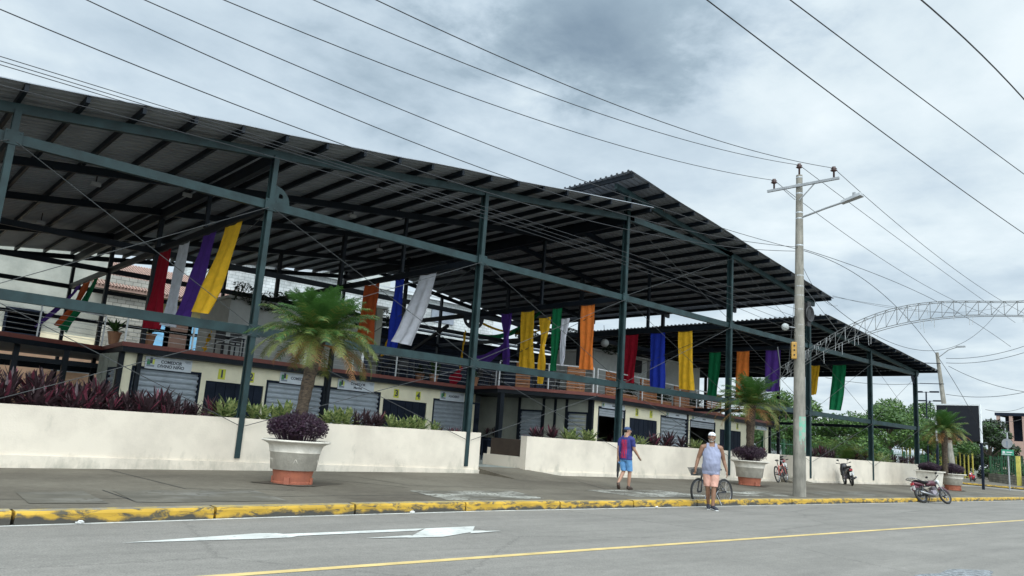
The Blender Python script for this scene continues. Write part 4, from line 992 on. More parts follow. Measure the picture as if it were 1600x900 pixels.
for i, (X, Y, s, lab, bl) in enumerate([(6.97, 13.95, 1.0, 'whitewashed pot on a bare terracotta base holding the largest palm at left', 'purple-leaved bush around the trunk of the largest palm'),
        (24.95, 15.1, 1.05, 'whitewashed pot on a terracotta base beside the concrete pole', 'purple bush in the pot beside the concrete pole'),
        (43.3, 14.75, 1.0, 'pot with a visible terracotta base behind the fallen-leaning red motorcycle', 'purple bush in the pot in front of the black billboard')]):
    dm = MB(); dm.poly([(X+math.cos(a)*(.62+.2*math.sin(a*3+i)+(.5 if math.cos(a) > 0 else 0)*abs(math.cos(a))), Y+math.sin(a)*(.52+.1*math.cos(a*4)), SZ(X, Y)+.008) for a in [2*PI*k/36 for k in range(36)]]); build('pot_shade', dm, 'shaded_walk', walk)  # soft contact shade round each pot, painted as a dark sheet
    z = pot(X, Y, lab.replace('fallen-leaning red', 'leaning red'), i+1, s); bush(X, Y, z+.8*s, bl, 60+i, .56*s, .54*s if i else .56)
t = thing('planter_box', 'grey concrete planter box beside the far right pot', 'pot', (41.6, 15.2, SZ(41.6, 15.2)))
m = MB(); m.hexa([(-.4, -.4, 0), (.4, -.4, 0), (.4, .4, 0), (-.4, .4, 0), (-.48, -.48, .82), (.48, -.48, .82), (.48, .48, .82), (-.48, .48, .82)]); m.box(-.55, .55, -.55, .55, .822, .88); build('box_body', m, 'pot_white', t, world=False)
m = MB(); m.box(-.45, .45, -.45, .45, .882, .9); build('soil', m, 'soil', t, world=False)
bush(41.6, 15.2, SZ(41.6, 15.2)+.88, 'purple bush in the grey box left of the far right pot', 71, .5, .42)

# broadleaf trees
def leafmass(m, blobs, n, size, mats):
    tot = sum(b[3]**2 for b in blobs)
    for (x, y, z, r_) in blobs:
        k = int(n*r_**2/tot); lm = random.random()
        for i in range(k):
            d = Vector((random.gauss(0, 1), random.gauss(0, 1), random.gauss(0, 1))).normalized(); rad = r_*(.55+.5*random.random()**.7)
            p = Vector((x, y, z))+Vector((d.x, d.y, d.z*.72))*rad; s_ = size*random.uniform(.6, 1.3)
            a = (d*.5+Vector((random.gauss(0, .7), random.gauss(0, .7), random.gauss(0, .4)))).normalized(); b = a.cross(d+Vector((.01, .02, .03))).normalized() if a.cross(d).length > .05 else a.orthogonal()
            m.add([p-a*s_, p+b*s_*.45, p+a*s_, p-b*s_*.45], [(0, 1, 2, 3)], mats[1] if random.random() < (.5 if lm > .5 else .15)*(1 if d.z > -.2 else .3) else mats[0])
def tree(label, X, Y, h, r_, seed, mats=('leaf_green', 'leaf_light'), n=9000, size=.14, z0=.1, nb=26, name='tree', flat=.55):
    random.seed(seed); t = thing(name, label, 'tree', (X, Y, z0)); tk = MB()
    tk.tube([(0, 0, 0), (.05, 0, h*.2), (-.05, .05, h*.42)], [.22*h/6, .17*h/6, .12*h/6], 8); bl = []
    for i in range(nb):
        az = i*2.4; rr = r_*math.sqrt((i+.5)/nb)*random.uniform(.8, 1.1); zz = h*(1-flat*.9*(rr/r_)**1.6)-r_*.2-random.random()*h*.28
        bl.append((math.cos(az)*rr, math.sin(az)*rr, zz, r_*random.uniform(.2, .36)))
        if i % 2 == 0: tk.tube([(0, 0, h*.3), (math.cos(az)*rr*.5, math.sin(az)*rr*.5, h*.42+(zz-h*.42)*.5), (math.cos(az)*rr*.95, math.sin(az)*rr*.95, zz)], [.08*h/6, .05*h/6, .02*h/6], 5)
    m = MB(); leafmass(m, bl, n, size, mats); build('trunk', tk, 'bark', t, world=False); build('crown', m, None, t, world=False); return t
def at_px(x, y, depthY): v = ony(x, y, depthY); return v.x, v.z
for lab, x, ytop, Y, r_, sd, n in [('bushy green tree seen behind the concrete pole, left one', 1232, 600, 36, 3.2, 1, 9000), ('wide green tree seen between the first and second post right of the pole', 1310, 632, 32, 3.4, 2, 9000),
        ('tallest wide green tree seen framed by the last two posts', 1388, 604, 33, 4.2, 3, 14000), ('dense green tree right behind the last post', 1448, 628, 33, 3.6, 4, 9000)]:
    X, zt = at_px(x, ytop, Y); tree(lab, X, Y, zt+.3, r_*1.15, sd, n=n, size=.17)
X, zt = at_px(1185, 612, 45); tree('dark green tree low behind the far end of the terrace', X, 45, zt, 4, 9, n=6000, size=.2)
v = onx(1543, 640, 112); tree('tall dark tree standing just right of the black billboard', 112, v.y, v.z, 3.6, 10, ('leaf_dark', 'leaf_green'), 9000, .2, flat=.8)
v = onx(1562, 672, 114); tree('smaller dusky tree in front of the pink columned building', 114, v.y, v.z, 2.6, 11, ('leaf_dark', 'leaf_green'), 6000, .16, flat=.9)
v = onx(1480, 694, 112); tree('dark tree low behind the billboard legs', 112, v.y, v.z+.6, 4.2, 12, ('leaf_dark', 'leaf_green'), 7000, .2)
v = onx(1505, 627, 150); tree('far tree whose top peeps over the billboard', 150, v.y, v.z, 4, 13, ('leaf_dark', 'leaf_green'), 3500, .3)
def areca(label, X, Y, seed, h=1.9):
    random.seed(seed); t = thing('areca_palm', label, 'palm', (X, Y, 1.1)); m = MB()
    for i in range(20): frond(m, (random.uniform(-.25, .25), random.uniform(-.2, .2), 0), random.uniform(0, 6.28), R(random.uniform(45, 82)), h*random.uniform(.7, 1.05), R(85), 'leaf_light' if i % 3 else 'palm_yellow', n=20, leaf=.42, wid=.014)
    build('fronds', m, None, t, world=False)
areca('arching yellowish areca palm above the scooter on the far planter', px_x(1320, 18.4), 18.4, 3); areca('second areca palm just right of the first on the far planter', px_x(1337, 18.2), 18.2, 4, 1.6)
areca('dark areca palm next to the pole on the far planter', px_x(1296, 18.6), 18.6, 5, 2.1)

# ------------------------------------------------------------------ utility pole, lines, light arch
PX0, PY0 = 22.64, 12.0
pole = thing('utility_pole', 'tall concrete utility pole with green paint band and street lamp arm, by the kerb', 'utility pole', (PX0, PY0, .15))
m = MB(); m.tube([(PX0, PY0, .1), (PX0, PY0, 1.4), (PX0, PY0, 2.75), (PX0, PY0, 5), (PX0, PY0, 8), (PX0, PY0, 10.4)], [.195, .188, .18, .157, .126, .10], 20, cap=False); m.lathe([(0, .02), (.10, 0)], 20, (PX0, PY0, 10.4), cap=False); build('shaft', m, 'pole_concrete', pole, smooth=True)
m = MB()
for a in range(11):
    t_ = -2.7+a*.2; 
    pts = [(PX0+.192*math.cos(t_+k*.1), PY0+.192*math.sin(t_+k*.1)) for k in (0, 2)]
    z0 = 1.5+.5*noise.noise(Vector((a*.7, 1, 2)))+.3; 
    r0 = .198-(z0-.1)*.0055; r1_ = .198-(2.45)*.0055
    m.add([(PX0+r*math.cos(t_+k), PY0+r*math.sin(t_+k), z) for r, k, z in ((r0, 0, z0), (r0, .2, z0+.06*math.sin(a*3)), (r1_, .2, 2.55), (r1_, 0, 2.55))], [(0, 1, 2, 3)])
build('paint_band', m, 'pole_green_paint', pole)
m = MB()
for z in (3.4, 4.7, 5.05, 5.4, 5.9, 6.35, 6.65, 7.0, 8.0, 8.9, 9.1, 9.75, 10.05, 10.3): m.lathe([(.19-(z-.1)*.0094+.012, 0), (.19-(z-.1)*.0094+.012, .035)], 16, (PX0, PY0, z))
build('steel_band', m, 'galv_light', pole)
m = MB(); m.beam((PX0-.14, 13.06, 10.02), (PX0-.14, 10.60, 9.98), .07, .08); m.beam((PX0-.14, 12.5, 9.99), (PX0-.14, 12.08, 9.55), .03, .03); m.beam((PX0-.14, 11.4, 9.97), (PX0-.14, 11.92, 9.5), .03, .03); build('crossarm', m, 'lamp_grey', pole)
INS = [(PX0-.14, 12.82, 10.36), (PX0, PY0, 10.76), (PX0-.14, 10.77, 10.34)]
for p in INS:
    m = MB(); m.lathe([(.03, -.34), (.03, -.12), (.06, -.11), (.11, -.08), (.06, -.05), (.095, -.02), (.05, .01), (.06, .04), (.0, .06)], 14, p); build('insulator', m, 'insulator', pole, smooth=True)
m = MB(); m.tube([(PX0, 11.88, 8.96), (PX0, 11.1, 9.12), (PX0, 10.5, 9.22)], .035, 8); build('lamp_arm', m, 'lamp_grey', pole)
m = MB(); m.hexa([(PX0-.1, 10.6, 9.16), (PX0+.1, 10.6, 9.16), (PX0+.13, 9.95, 9.30), (PX0-.13, 9.95, 9.30), (PX0-.07, 10.6, 9.26), (PX0+.07, 10.6, 9.26), (PX0+.09, 9.98, 9.42), (PX0-.09, 9.98, 9.42)]); m.box(PX0-.04, PX0+.04, 10.15, 10.25, 9.37, 9.47); build('lamp_head', m, 'lamp_grey', pole, bevel=.015)
m = MB(); m.torus((PX0+.28, PY0-.1, 5.75), (0, 1, 0), .16, .055, 16, 8); m.torus((PX0+.28, PY0-.1, 6.02), (0, 1, 0), .14, .05, 16, 8); m.beam((PX0+.1, PY0, 5.9), (PX0+.3, PY0-.1, 5.9), .05, .5)
m = MB()
for k in range(5): m.torus((PX0+.24, PY0-.06, 5.62+.0*k), (0, 1, 0), .10+.012*k, .018, 18, 5)
m.box(PX0+.14, PX0+.36, PY0-.16, PY0+.02, 5.45, 6.15)
for k in range(5): m.torus((PX0+.25, PY0-.18-.012*k, 5.8), (0, 1, 0), .16+.02*k, .02, 20, 5); 
for k in range(4): m.tube([(PX0+.16+.055*k, PY0-.2, 5.4), (PX0+.16+.055*k, PY0-.2, 6.2)], .017, 6)
build('coiled_cable', m, 'box_black', pole)
m = MB(); m.tube([(PX0-.1, PY0+.05, 5.32), (PX0-.25, PY0+.22, 5.34)], .02, 6, 'lamp_grey'); m.ball((PX0-.33, PY0+.3, 5.33), .12, mat='bulb_white'); build('globe_lamp', m, None, pole, smooth=True)
m = MB(); m.hexa([(PX0-.30, PY0+.10, 4.32), (PX0-.18, PY0-.02, 4.32), (PX0-.12, PY0+.04, 4.32), (PX0-.24, PY0+.16, 4.32), (PX0-.30, PY0+.10, 4.86), (PX0-.18, PY0-.02, 4.86), (PX0-.12, PY0+.04, 4.86), (PX0-.24, PY0+.16, 4.86)]); bx = build('signal_box', m, 'box_orange', pole, bevel=.03)
m = MB(); 
for z in (4.45, 4.6, 4.74): m.ball((PX0-.245, PY0+.035, z), .028, .028, .028, 8, 5)
build('signal_eye', m, 'box_black', bx)

def cable(pxs, P, n, label, r=.0095, ext0=0., ext1=0., mat='cable_black', name='power_line', kind=None):
    """quadratic sag through points that lie in one vertical plane"""
    P = Vector(P); nn = Vector(n); pts = [hit(x, y, P, nn) if not isinstance(x, Vector) else x for x, y in pxs] if not isinstance(pxs[0], Vector) else pxs
    dirh = Vector((nn.y, -nn.x, 0)).normalized(); ts = [(p-pts[0]).dot(dirh) for p in pts]; zs = [p.z for p in pts]
    deg = min(2, len(pts)-1); cf = np.polyfit(ts, zs, deg); a, b = min(ts)-ext0, max(ts)+ext1; N = 40; out = []
    for i in range(N+1):
        t = a+(b-a)*i/N; q = pts[0]+dirh*t; out.append((q.x, q.y, float(np.polyval(cf, t))))
    m = MB(); m.tube(out, r, 5); o = build(name, m, mat, smooth=True); tag(o, label, 'cable', 'power and phone lines over the street'); return o
KN = (-.04, 1, 0)
cable([(1213, 283), (700, 142), (350, 0)], INS[0], KN, 'power line from the left insulator of the pole towards upper left', ext0=0, ext1=0) if False else None
def leftline(ins, pxs, label):   # from an insulator towards -x
    ins = Vector(ins); pts = [ins]+[hit(x, y, ins, (-.045, 1, 0)) for x, y in pxs]
    cable(pts, ins, (-.045, 1, 0), label, ext0=14)
leftline(INS[0], [(800, 174), (350, 0)], 'power line tied to the left insulator, running to the upper left')
leftline(INS[1], [(800, 128), (490, 0)], 'power line tied to the top insulator, running to the upper left')
leftline(INS[2], [(800, 97), (588, 0)], 'power line tied to the right insulator, running to the upper left')
def rightline(ins, pxs, label, ny=-.05):
    ins = Vector(ins); pts = [ins]+[hit(x, y, ins, (ny, 1, 0)) for x, y in pxs]; cable(pts, ins, (ny, 1, 0), label, ext1=6)
rightline(INS[0], [(1347, 384), (1494, 471)], 'power line leaving the left insulator towards the far right')
rightline(INS[1], [(1352, 335), (1539, 471)], 'power line leaving the top insulator towards the far right')
rightline(INS[2], [(1394, 343), (1565, 470)], 'power line leaving the right insulator towards the far right')
low = Vector((PX0, PY0, 8.0))
for i, (pp, lab) in enumerate([([(850, 297), (494, 160), (135, 0)], 'thick phone cable crossing the sky left of the high roof peak'), ([(915, 283), (597, 160), (228, 0)], 'cable crossing the sky just above the high roof peak'),
        ([(860, 330), (217, 100), (0, 18)], 'cable starting low at the left edge and passing over the long roof')]):
    P = Vector((PX0-.1, PY0+.05*i, 7.95-.06*i)); pts = [P]+[hit(x, y, P, (-.045, 1, 0)) for x, y in pp]; cable(pts, P, (-.045, 1, 0), lab, r=.0085, ext0=4)
for i, (pp, lab) in enumerate([([(250, 165), (0, 88)], 'topmost wire of the bundle at the left edge'), ([(240, 168), (0, 95)], 'second wire of the bundle at the left edge'), ([(230, 170), (0, 101)], 'third wire of the bundle at the left edge'), ([(400, 238), (0, 133)], 'lowest wire of the bundle, crossing the long roof')]):
    P = Vector((PX0-.1, PY0+.02*i, 5.9-.25*i)); pts = [P]+[hit(x, y, P, (-.045, 1, 0)) for x, y in pp]; cable(pts, P, (-.045, 1, 0), lab, r=.006, ext0=10)
cable([(1105, 0), (1350, 185), (1600, 365)], (0, 7, 0), (-.02, 1, 0), 'overhead line crossing the sky at right, lowest of three', r=.013, ext0=6, ext1=30)
cable([(1235, 0), (1415, 135), (1600, 272)], (0, 6, 0), (-.02, 1, 0), 'overhead line crossing the sky at right, middle of three', r=.012, ext0=6, ext1=30)
cable([(1440, 0), (1525, 77), (1600, 155)], (0, 5, 0), (-.02, 1, 0), 'thick overhead line in the upper right corner', r=.017, ext0=6, ext1=30)
def fanline(z, pxs, label, ny=.0, r=.012, x=PX0+.15):
    P = Vector((x, PY0, z)); pts = [P]+[hit(a, b, P, (ny, 1, 0)) for a, b in pxs]; cable(pts, P, (ny, 1, 0), label, r=r*.85, ext1=12)
fanline(7.95, [(1380, 433), (1468, 473)], 'cable bending from the pole collar towards the far right', -.05)
fanline(7.9, [(1340, 430), (1392, 471)], 'second cable from the pole collar towards the far right', -.02)
fanline(7.0, [(1330, 500), (1455, 548)], 'lower cable passing from the pole to the distant leaning pole', -.06)
# service wires to the right roof corner and the arch
def wire(p, q, label, sag=.15, r=.008, mat='cable_black', name='wire'):
    p = Vector(p); q = Vector(q); m = MB(); m.tube([p.lerp(q, i/12)+Vector((0, 0, -sag*4*(i/12)*(1-i/12))) for i in range(13)], r, 5); o = build(name, m, mat); tag(o, label, 'cable', 'power and phone lines over the street')
wire((PX0+.1, PY0+.1, 7.7), (34.5, 16.4, 8.35), 'slack wire from the pole to the corner of the high roof', .5)
wire((PX0+.1, PY0+.1, 8.9), (PX0+.12, PY0+.02, 7.9), 'short drop wire hanging beside the pole', 0)
wire((33.6, 16.2, 8.6), hit(1600, 492, (60, 12, 0), (1, 0, 0)), 'thin wire from the high roof corner to the right', .3)
wire((33.6, 16.2, 8.65), hit(1600, 470, (60, 10, 0), (1, 0, 0)), 'second thin wire from the high roof corner to the right', .8)

AX = 30.0
arch = thing('light_arch', 'arched white lattice gantry with icicle light strings spanning the street', 'arch', (AX, 16.8, 5))
def arc(pxs):
    pts = [onx(x, y, AX) for x, y in pxs]; c = np.polyfit([p.y for p in pts], [p.z for p in pts], 4); return lambda y: float(np.polyval(c, y))
up = arc([(1219, 574), (1270, 541), (1320, 512), (1376, 487), (1440, 474), (1510, 470), (1600, 470)]); lo = arc([(1221, 590), (1270, 558), (1320, 533), (1380, 513), (1440, 499), (1510, 493.5), (1600, 493)])
ya = onx(1219, 574, AX).y; ys_ = onx(1600, 470, AX).y; mid = ys_-.6
def U_(y): return up(y) if y > mid else up(2*mid-y)
def L__(y): return lo(y) if y > mid else lo(2*mid-y)
yy = [ya+(2*mid-ya-ya)*i/48 for i in range(49)]
m = MB()
for dx in (0, .3):
    m.tube([(AX+dx, y, U_(y)) for y in yy], .014, 5); m.tube([(AX+dx, y, L__(y)) for y in yy], .014, 5)
for i, y in enumerate(yy):
    m.tube([(AX, y, U_(y)), (AX, y, L__(y))], .011, 4); m.tube([(AX, y, U_(y)), (AX+.3, y, U_(y))], .01, 4)
    if i < 48: m.tube([(AX, y, L__(y)), (AX, yy[i+1], U_(yy[i+1]))] if i % 2 or True else [], .010, 4)
build('lattice', m, 'arch_grey', arch)
random.seed(12)
m = MB()
for i in range(150):
    y = ya+(2*mid-2*ya)*i/150; 
    if random.random() < .25: continue
    z0 = L__(y)+(random.random() < .45)*(U_(y)-L__(y)); ln = random.choice((.15, .25, .35, .5)) ; dens = 1 if y > 10 else .5
    if random.random() > dens: continue
    m.tube([(AX-.03, y, z0), (AX-.03+random.uniform(-.04, .04), y+random.uniform(-.04, .04), z0-ln)], .009, 4)
build('icicle_lights', m, 'icicle_grey', arch)
m = MB(); m.beam((AX, ya, U_(ya)), (AX+.1, 16.95, MIDZ-.4), .04, .04); m.tube([(AX, ya-.4, U_(ya-.4)), (AX+.3, 16.2, 8.9)], .01, 4); m.tube([(AX, ya-2.5, U_(ya-2.5)), (AX+.4, 16.2, 8.85)], .01, 4); build('stay', m, 'cable_steel', arch)

# ------------------------------------------------------------------ billboard, street signs, far pole and lamps
BX = 50.0; p0 = onx(1532, 632, BX); p1 = onx(1461, 632, BX); pb = onx(1532, 692, BX)
bbd = thing('billboard', 'large blank black billboard in a thin white frame on two dark posts', 'billboard', (BX, p0.y, .15))
m = MB(); m.box(BX-.02, BX+.1, p0.y+.08, p1.y-.08, pb.z+.08, p0.z-.08); build('panel', m, 'billboard_black', bbd)
m = MB(); m.box(BX-.05, BX+.12, p0.y, p1.y, p0.z-.078, p0.z); m.box(BX-.05, BX+.12, p0.y, p0.y+.078, pb.z, p0.z-.08); m.box(BX-.05, BX+.12, p1.y-.078, p1.y, pb.z, p0.z-.08); m.box(BX-.05, BX+.12, p0.y+.08, p1.y-.08, pb.z, pb.z+.07, 'door_dark') if False else None; build('frame', m, 'rail_white', bbd)
for y in (p0.y+.04, p1.y-.04):
    m = MB(); m.box(BX-.06, BX+.06, y-.06, y+.06, .1, pb.z-.002 if y < p0.y+1 else pb.z-.002); build('post', m, 'door_dark', bbd)
sx = 53.9; s0 = onx(1574, 689, sx); sg = thing('street_sign', 'grey sign post with a pale round disc above a green street name plate', 'street sign', (sx, s0.y, .15))
m = MB(); m.tube([(sx, s0.y, .1), (sx, s0.y, s0.z+.5)], .045, 8); m.lathe([(.3, 0), (.3, .03)], 12, (sx, s0.y, .15)); build('post', m, 'lamp_grey', sg)
m = MB(); c = (sx-.06, s0.y, onx(1574, 693, sx).z); m.tube([(sx-.08, c[1], c[2]), (sx-.05, c[1], c[2])], .29, 24); build('disc', m, 'lamp_grey', sg)
m = MB(); m.box(sx-.095, sx-.082, c[1]-.05, c[1]+.05, c[2]-.2, c[2]+.15); m.xform(Matrix.Identity(4)); build('symbol', m, 'ink_grey', sg)
zz_ = onx(1574, 707, sx).z; m = MB(); m.box(sx-.1, sx-.06, c[1]-.32, c[1]+.32, zz_-.17, zz_+.17); pl = build('name_plate', m, 'street_sign_green', sg)
m = MB(); m.box(sx-.11, sx-.101, c[1]-.26, c[1]+.05, zz_-.02, zz_+.05); m.box(sx-.11, sx-.101, c[1]+.12, c[1]+.26, zz_-.06, zz_+.08); m.box(sx-.11, sx-.101, c[1]-.2, c[1]+.3, zz_-.13, zz_-.09); build('plate_marks', m, 'rail_white', pl)
fx = 70; tp = onx(1464, 551, fx); bt = onx(1475, 632, fx)
fp = thing('utility_pole', 'distant weathered pole leaning left above the billboard', 'utility pole', (fx, bt.y-1.2, 0))
m = MB(); d_ = (tp-bt); m.tube([bt-d_*1.45, bt, tp], [.24, .19, .13], 10); build('shaft', m, 'pole_concrete', fp)
m = MB(); m.tube([tp+Vector((0, 0, -.5)), tp+Vector((0, -.9, .2)), tp+Vector((0, -1.7, .45))], .04, 6); m.box(fx-.1, fx+.1, tp.y-2.2, tp.y-1.5, tp.z+.38, tp.z+.5); build('lamp_arm', m, 'lamp_grey', fp)
for k, (a, b) in enumerate([((1437, 567), (1470, 568)), ((1437, 599), (1475, 600))]):
    m = MB(); m.beam(onx(*a, fx-.25), onx(*b, fx-.25), .05, .06); build('crossarm', m, 'door_dark', fp)
for i, (xa, xm, ya_, yb_, lab) in enumerate([(1433, 1447, 612, 634, 'left of two thin double-arm street lamps beyond the trees'), (1437, 1453, 626, 640, 'lower right of two thin double-arm street lamps beyond the trees')]):
    X = 80+i*10; q = onx(xm, ya_, X); st_ = thing('street_lamp', lab, 'street lamp', (X, q.y, 0)); m = MB(); m.tube([(X, q.y, 0), (X, q.y, q.z)], .07, 6); build('post', m, 'door_dark', st_)
    m = MB(); m.beam((X, q.y-.9, q.z-.05), (X, q.y+.9, q.z-.05), .05, .05); build('arm', m, 'door_dark', st_)
    for s_ in (-1, 1): m = MB(); m.box(X-.14, X+.14, q.y+s_*.75-.4, q.y+s_*.75+.4, q.z-.09, q.z+.05); build('lamp_head', m, 'door_dark', st_)
for i, (a, b) in enumerate([((1478, 560), (1600, 541)), ((1478, 567), (1600, 551)), ((1482, 572), (1600, 612)), ((1478, 616), (1600, 613)), ((1440, 599), (1290, 590)), ((1437, 567), (1310, 556)), ((1545, 655), (1600, 653)), ((1540, 640), (1600, 636))]):
    wire(onx(*a, 70), onx(*b, 70 if i < 6 else 95), '%s thin distant line counted from the top beside the leaning pole' % ordinal(i), .3, .02)

# ------------------------------------------------------------------ fences, wall, buildings at the right
def fence(name, label, P, Q, z0, z1, mat, gap=.16, post=2.2, r=.03, spear=True):
    P = Vector(P); Q = Vector(Q); t = thing(name, label, 'fence', (P.x, P.y, z0)); L_ = (Q-P).length; n = int(L_/gap); d = (Q-P)/L_; m = MB()
    for i in range(n):
        p = P+d*gap*i; m.box(p.x-r/2, p.x+r/2, p.y-r/2, p.y+r/2, z0+.1, z1+(.12 if i % 2 else 0))
    build('pickets', m, mat, t); m = MB(); m.beam((P.x, P.y, z0+.3), (Q.x, Q.y, z0+.3), .05, .06); m.beam((P.x, P.y, z1-.2), (Q.x, Q.y, z1-.2), .05, .06); build('rails', m, mat, t)
    for i in range(int(L_/post)+1):
        p = P+d*post*i; m = MB(); m.box(p.x-.06, p.x+.06, p.y-.06, p.y+.06, z0, z1+.15); build('post', m, mat, t)
fence('picket_fence', 'long dark green metal park fence behind the far planter and trees', (47, 27.5, 0), (80, 29.5, 0), .1, 2.3, 'fence_green', .3, 3, .03)
w0 = onz(1545, 752, .13); w1 = onz(1606, 760, .13); dd = (Vector(w1)-Vector(w0))
w1 = Vector(w0)+dd*1.8
sw_ = thing('stone_wall', 'low rough stone wall under the green fence beyond the side street', 'wall', tuple(w0)); FS = Face(w0, w1); m = MB(); m.box(0, dd.length*1.8, 0, .4, 0, hit(1550, 740, Vector(w0), FS.n).z); m.xform(FS.M()); build('wall_face', m, 'stone_wall', sw_)
zwt = hit(1550, 740, Vector(w0), FS.n).z
n_ = -FS.n*.2
fence('picket_fence', 'green metal fence standing on the low stone wall at right', Vector((w0.x, w0.y, 0))+n_, Vector((w1.x, w1.y, 0))+n_, zwt, hit(1550, 714, Vector(w0), FS.n).z, 'fence_green', .75, 5, .06)
y0_ = onz(1521, 750, .13); fence('picket_gate', 'pale yellow metal picket gate left of the stone wall', Vector((y0_.x, y0_.y, 0)), Vector((y0_.x-5, y0_.y+6.2, 0)), .13, 3.1, 'fence_yellow', .42, 3.2, .1)
yp = onz(1577, 770, .13)
q = onz(1593, 759, .13); m = MB(); m.box(q.x-.15, q.x+.15, q.y-.15, q.y+.15, 0, onx(1593, 713, q.x).z, 'fence_yellow'); tag(build('gate_pillar', m, None), 'yellow painted pillar standing in the green fence at far right', 'pillar')
bX = 150; a0 = onx(1556, 658, bX); a1 = onx(1556, 640, bX)
pk = thing('columned_building', 'pink unfinished building with an open columned upper floor at the right edge', 'building', (bX, a0.y-15, 0))
yE = a0.y; zf = a0.z-.0; zslab = onx(1562, 664, bX).z
m = MB(); m.box(bX, bX+18, yE-40, yE+.5, 0, zslab-2.6); build('wall', m, 'pink_wall', pk)
m = MB(); m.box(bX+.2, bX+18, yE-40, yE+.2, zslab+1.6, zslab+2.1); build('roof_slab', m, 'door_dark', pk)
zc0 = zslab-2.6; zc1 = zslab+1.6
for k in range(20):
    m = MB(); m.box(bX+.3, bX+.7, yE-1.9*k-.5, yE-1.9*k, zc0, zc1); build('column', m, 'pink_wall', pk)
m = MB(); m.box(bX+5, bX+5.3, yE-40, yE, zc0, zc1); build('back_wall', m, 'door_dark', pk)
m = MB(); m.box(bX+1, bX+12, yE-40, yE-4.8, zc1+.5, zc1+6.2); u_ = build('upper_room', m, 'pink_wall', pk)
m = MB(); m.box(bX+.94, bX+1.02, yE-11.5, yE-8.2, zc1+1.5, zc1+4.6); build('window', m, 'dark_inside', u_)

# ------------------------------------------------------------------ buildings behind the market
def boxb(t, name, mat, xa, xb, y0, y1, z0, z1): m = MB(); m.box(xa, xb, y0, y1, z0, z1); return build(name, m, mat, t)
YB1 = 43.0
pw = thing('plaster_building', 'old pale plastered building with dark louvred window at the far left', 'building', (0, YB1, 0)); xe = ony(160, 470, YB1).x
boxb(pw, 'wall', 'plaster_old', -14, xe, YB1, YB1+8, 4.7, 10.2); boxb(pw, 'lower_wall', 'stall_cream', -14, xe, YB1-.1, YB1+8, 0, 4.698)
m = MB(); a = ony(15, 478, YB1-.3); b = ony(60, 522, YB1-.3)
for k in range(9): z = a.z-(a.z-b.z)*k/9; m.box(a.x, b.x, YB1-.3, YB1-.12, z-.30, z-.05)
m.box(a.x-.1, b.x+.1, YB1-.11, YB1-.02, b.z-.3, a.z); build('louvred_window', m, 'door_dark', pw)
rw = thing('block_building', 'rough grey block wall of a taller house left of the tiled roof', 'building', (xe, YB1, 0)); xr = ony(229, 480, YB1).x
boxb(rw, 'wall', 'block_wall', xe+.05, xr, YB1-.4, YB1+8, 0, ony(190, 432, YB1-.4).z)
hs = thing('tiled_house', 'cream house with faded red tiled roof and light blue doors behind the left banners', 'house', (xr, YB1, 0)); xh = ony(405, 500, YB1).x
zt_ = ony(390, 486, YB1-1).z
boxb(hs, 'wall', 'paint_yellow', xr+.05, xh, YB1, YB1+8, 0, zt_+.1)
m = MB(); m.add([(xr-2.8, YB1-1, zt_-.05), (xh+.3, YB1-1, zt_-.05), (xh+.3, YB1+5, zt_+2.2), (xr-2.8, YB1+5, zt_+2.2), (xr-2.8, YB1-1, zt_+.1), (xh+.3, YB1-1, zt_+.1), (xh+.3, YB1+5, zt_+2.35), (xr-2.8, YB1+5, zt_+2.35)], [(3, 2, 1, 0), (4, 5, 6, 7), (0, 1, 5, 4), (1, 2, 6, 5), (2, 3, 7, 6), (3, 0, 4, 7)])
for i in range(60):
    x = xr-2.8+(xh-xr+3.1)*i/60; m.tube([(x, YB1-1.05, zt_+.11), (x, YB1+5, zt_+2.36)], .055, 5, cap=False)
build('roof', m, 'tile_red', hs)
for (xa, xb, mt) in ((243, 262, 'sky_blue_paint'), (264, 296, 'brown_door'), (300, 345, 'sky_blue_paint')):
    a = ony(xa, 472, YB1-.15); b = ony(xb, 540, YB1-.15); boxb(hs, 'door', mt, a.x, b.x, YB1-.15, YB1-.02, 3.3, zt_-.9)
wb = thing('white_block_building', 'long white block building with a zinc roof edge behind the big palm and white banner', 'building', (ony(410, 450, 46).x, 46, 0))
xa = ony(340, 450, 46).x; xb = ony(772, 490, 46).x; zt2 = ony(600, 452, 46).z
boxb(wb, 'wall', 'block_white', xa, xb, 46, 56, 0, zt2)
m = MB(); m.hexa([(xa-.3, 45.4, zt2+.02), (xb+.3, 45.4, zt2+.02), (xb+.3, 52, zt2+1.4), (xa-.3, 52, zt2+1.4), (xa-.3, 45.4, zt2+.12), (xb+.3, 45.4, zt2+.12), (xb+.3, 52, zt2+1.5), (xa-.3, 52, zt2+1.5)]); build('roof', m, 'zinc_sheet', wb)
m = MB(); a = ony(675, 482, 45.95); b = ony(708, 508, 45.95); m.box(a.x, b.x, 45.9, 45.99, b.z, a.z); build('window', m, 'ink_grey', wb)
m = MB(); a = ony(758, 640, 45.9); b = ony(790, 690, 45.9); m.box(ony(764, 640, 45.9).x, ony(781, 640, 45.9).x, 45.85, 45.99, .8, ony(770, 648, 45.9).z); build('window', m, 'dark_inside', wb)
gb = thing('grey_rooftop_block', 'pale grey upper storey just visible under the gap between roofs', 'building', (ony(570, 425, 60).x, 60, 0)); boxb(gb, 'wall', 'kiosk_pale', ony(566, 425, 60).x, ony(612, 425, 60).x, 60, 68, 0, ony(590, 419, 60).z)
m = MB(); xa_ = ony(566, 425, 60).x; m.box(xa_-.3, ony(612, 425, 60).x+.3, 59.7, 68.3, ony(590, 419, 60).z, ony(590, 416, 60).z); build('roof', m, 'lamp_grey', gb)
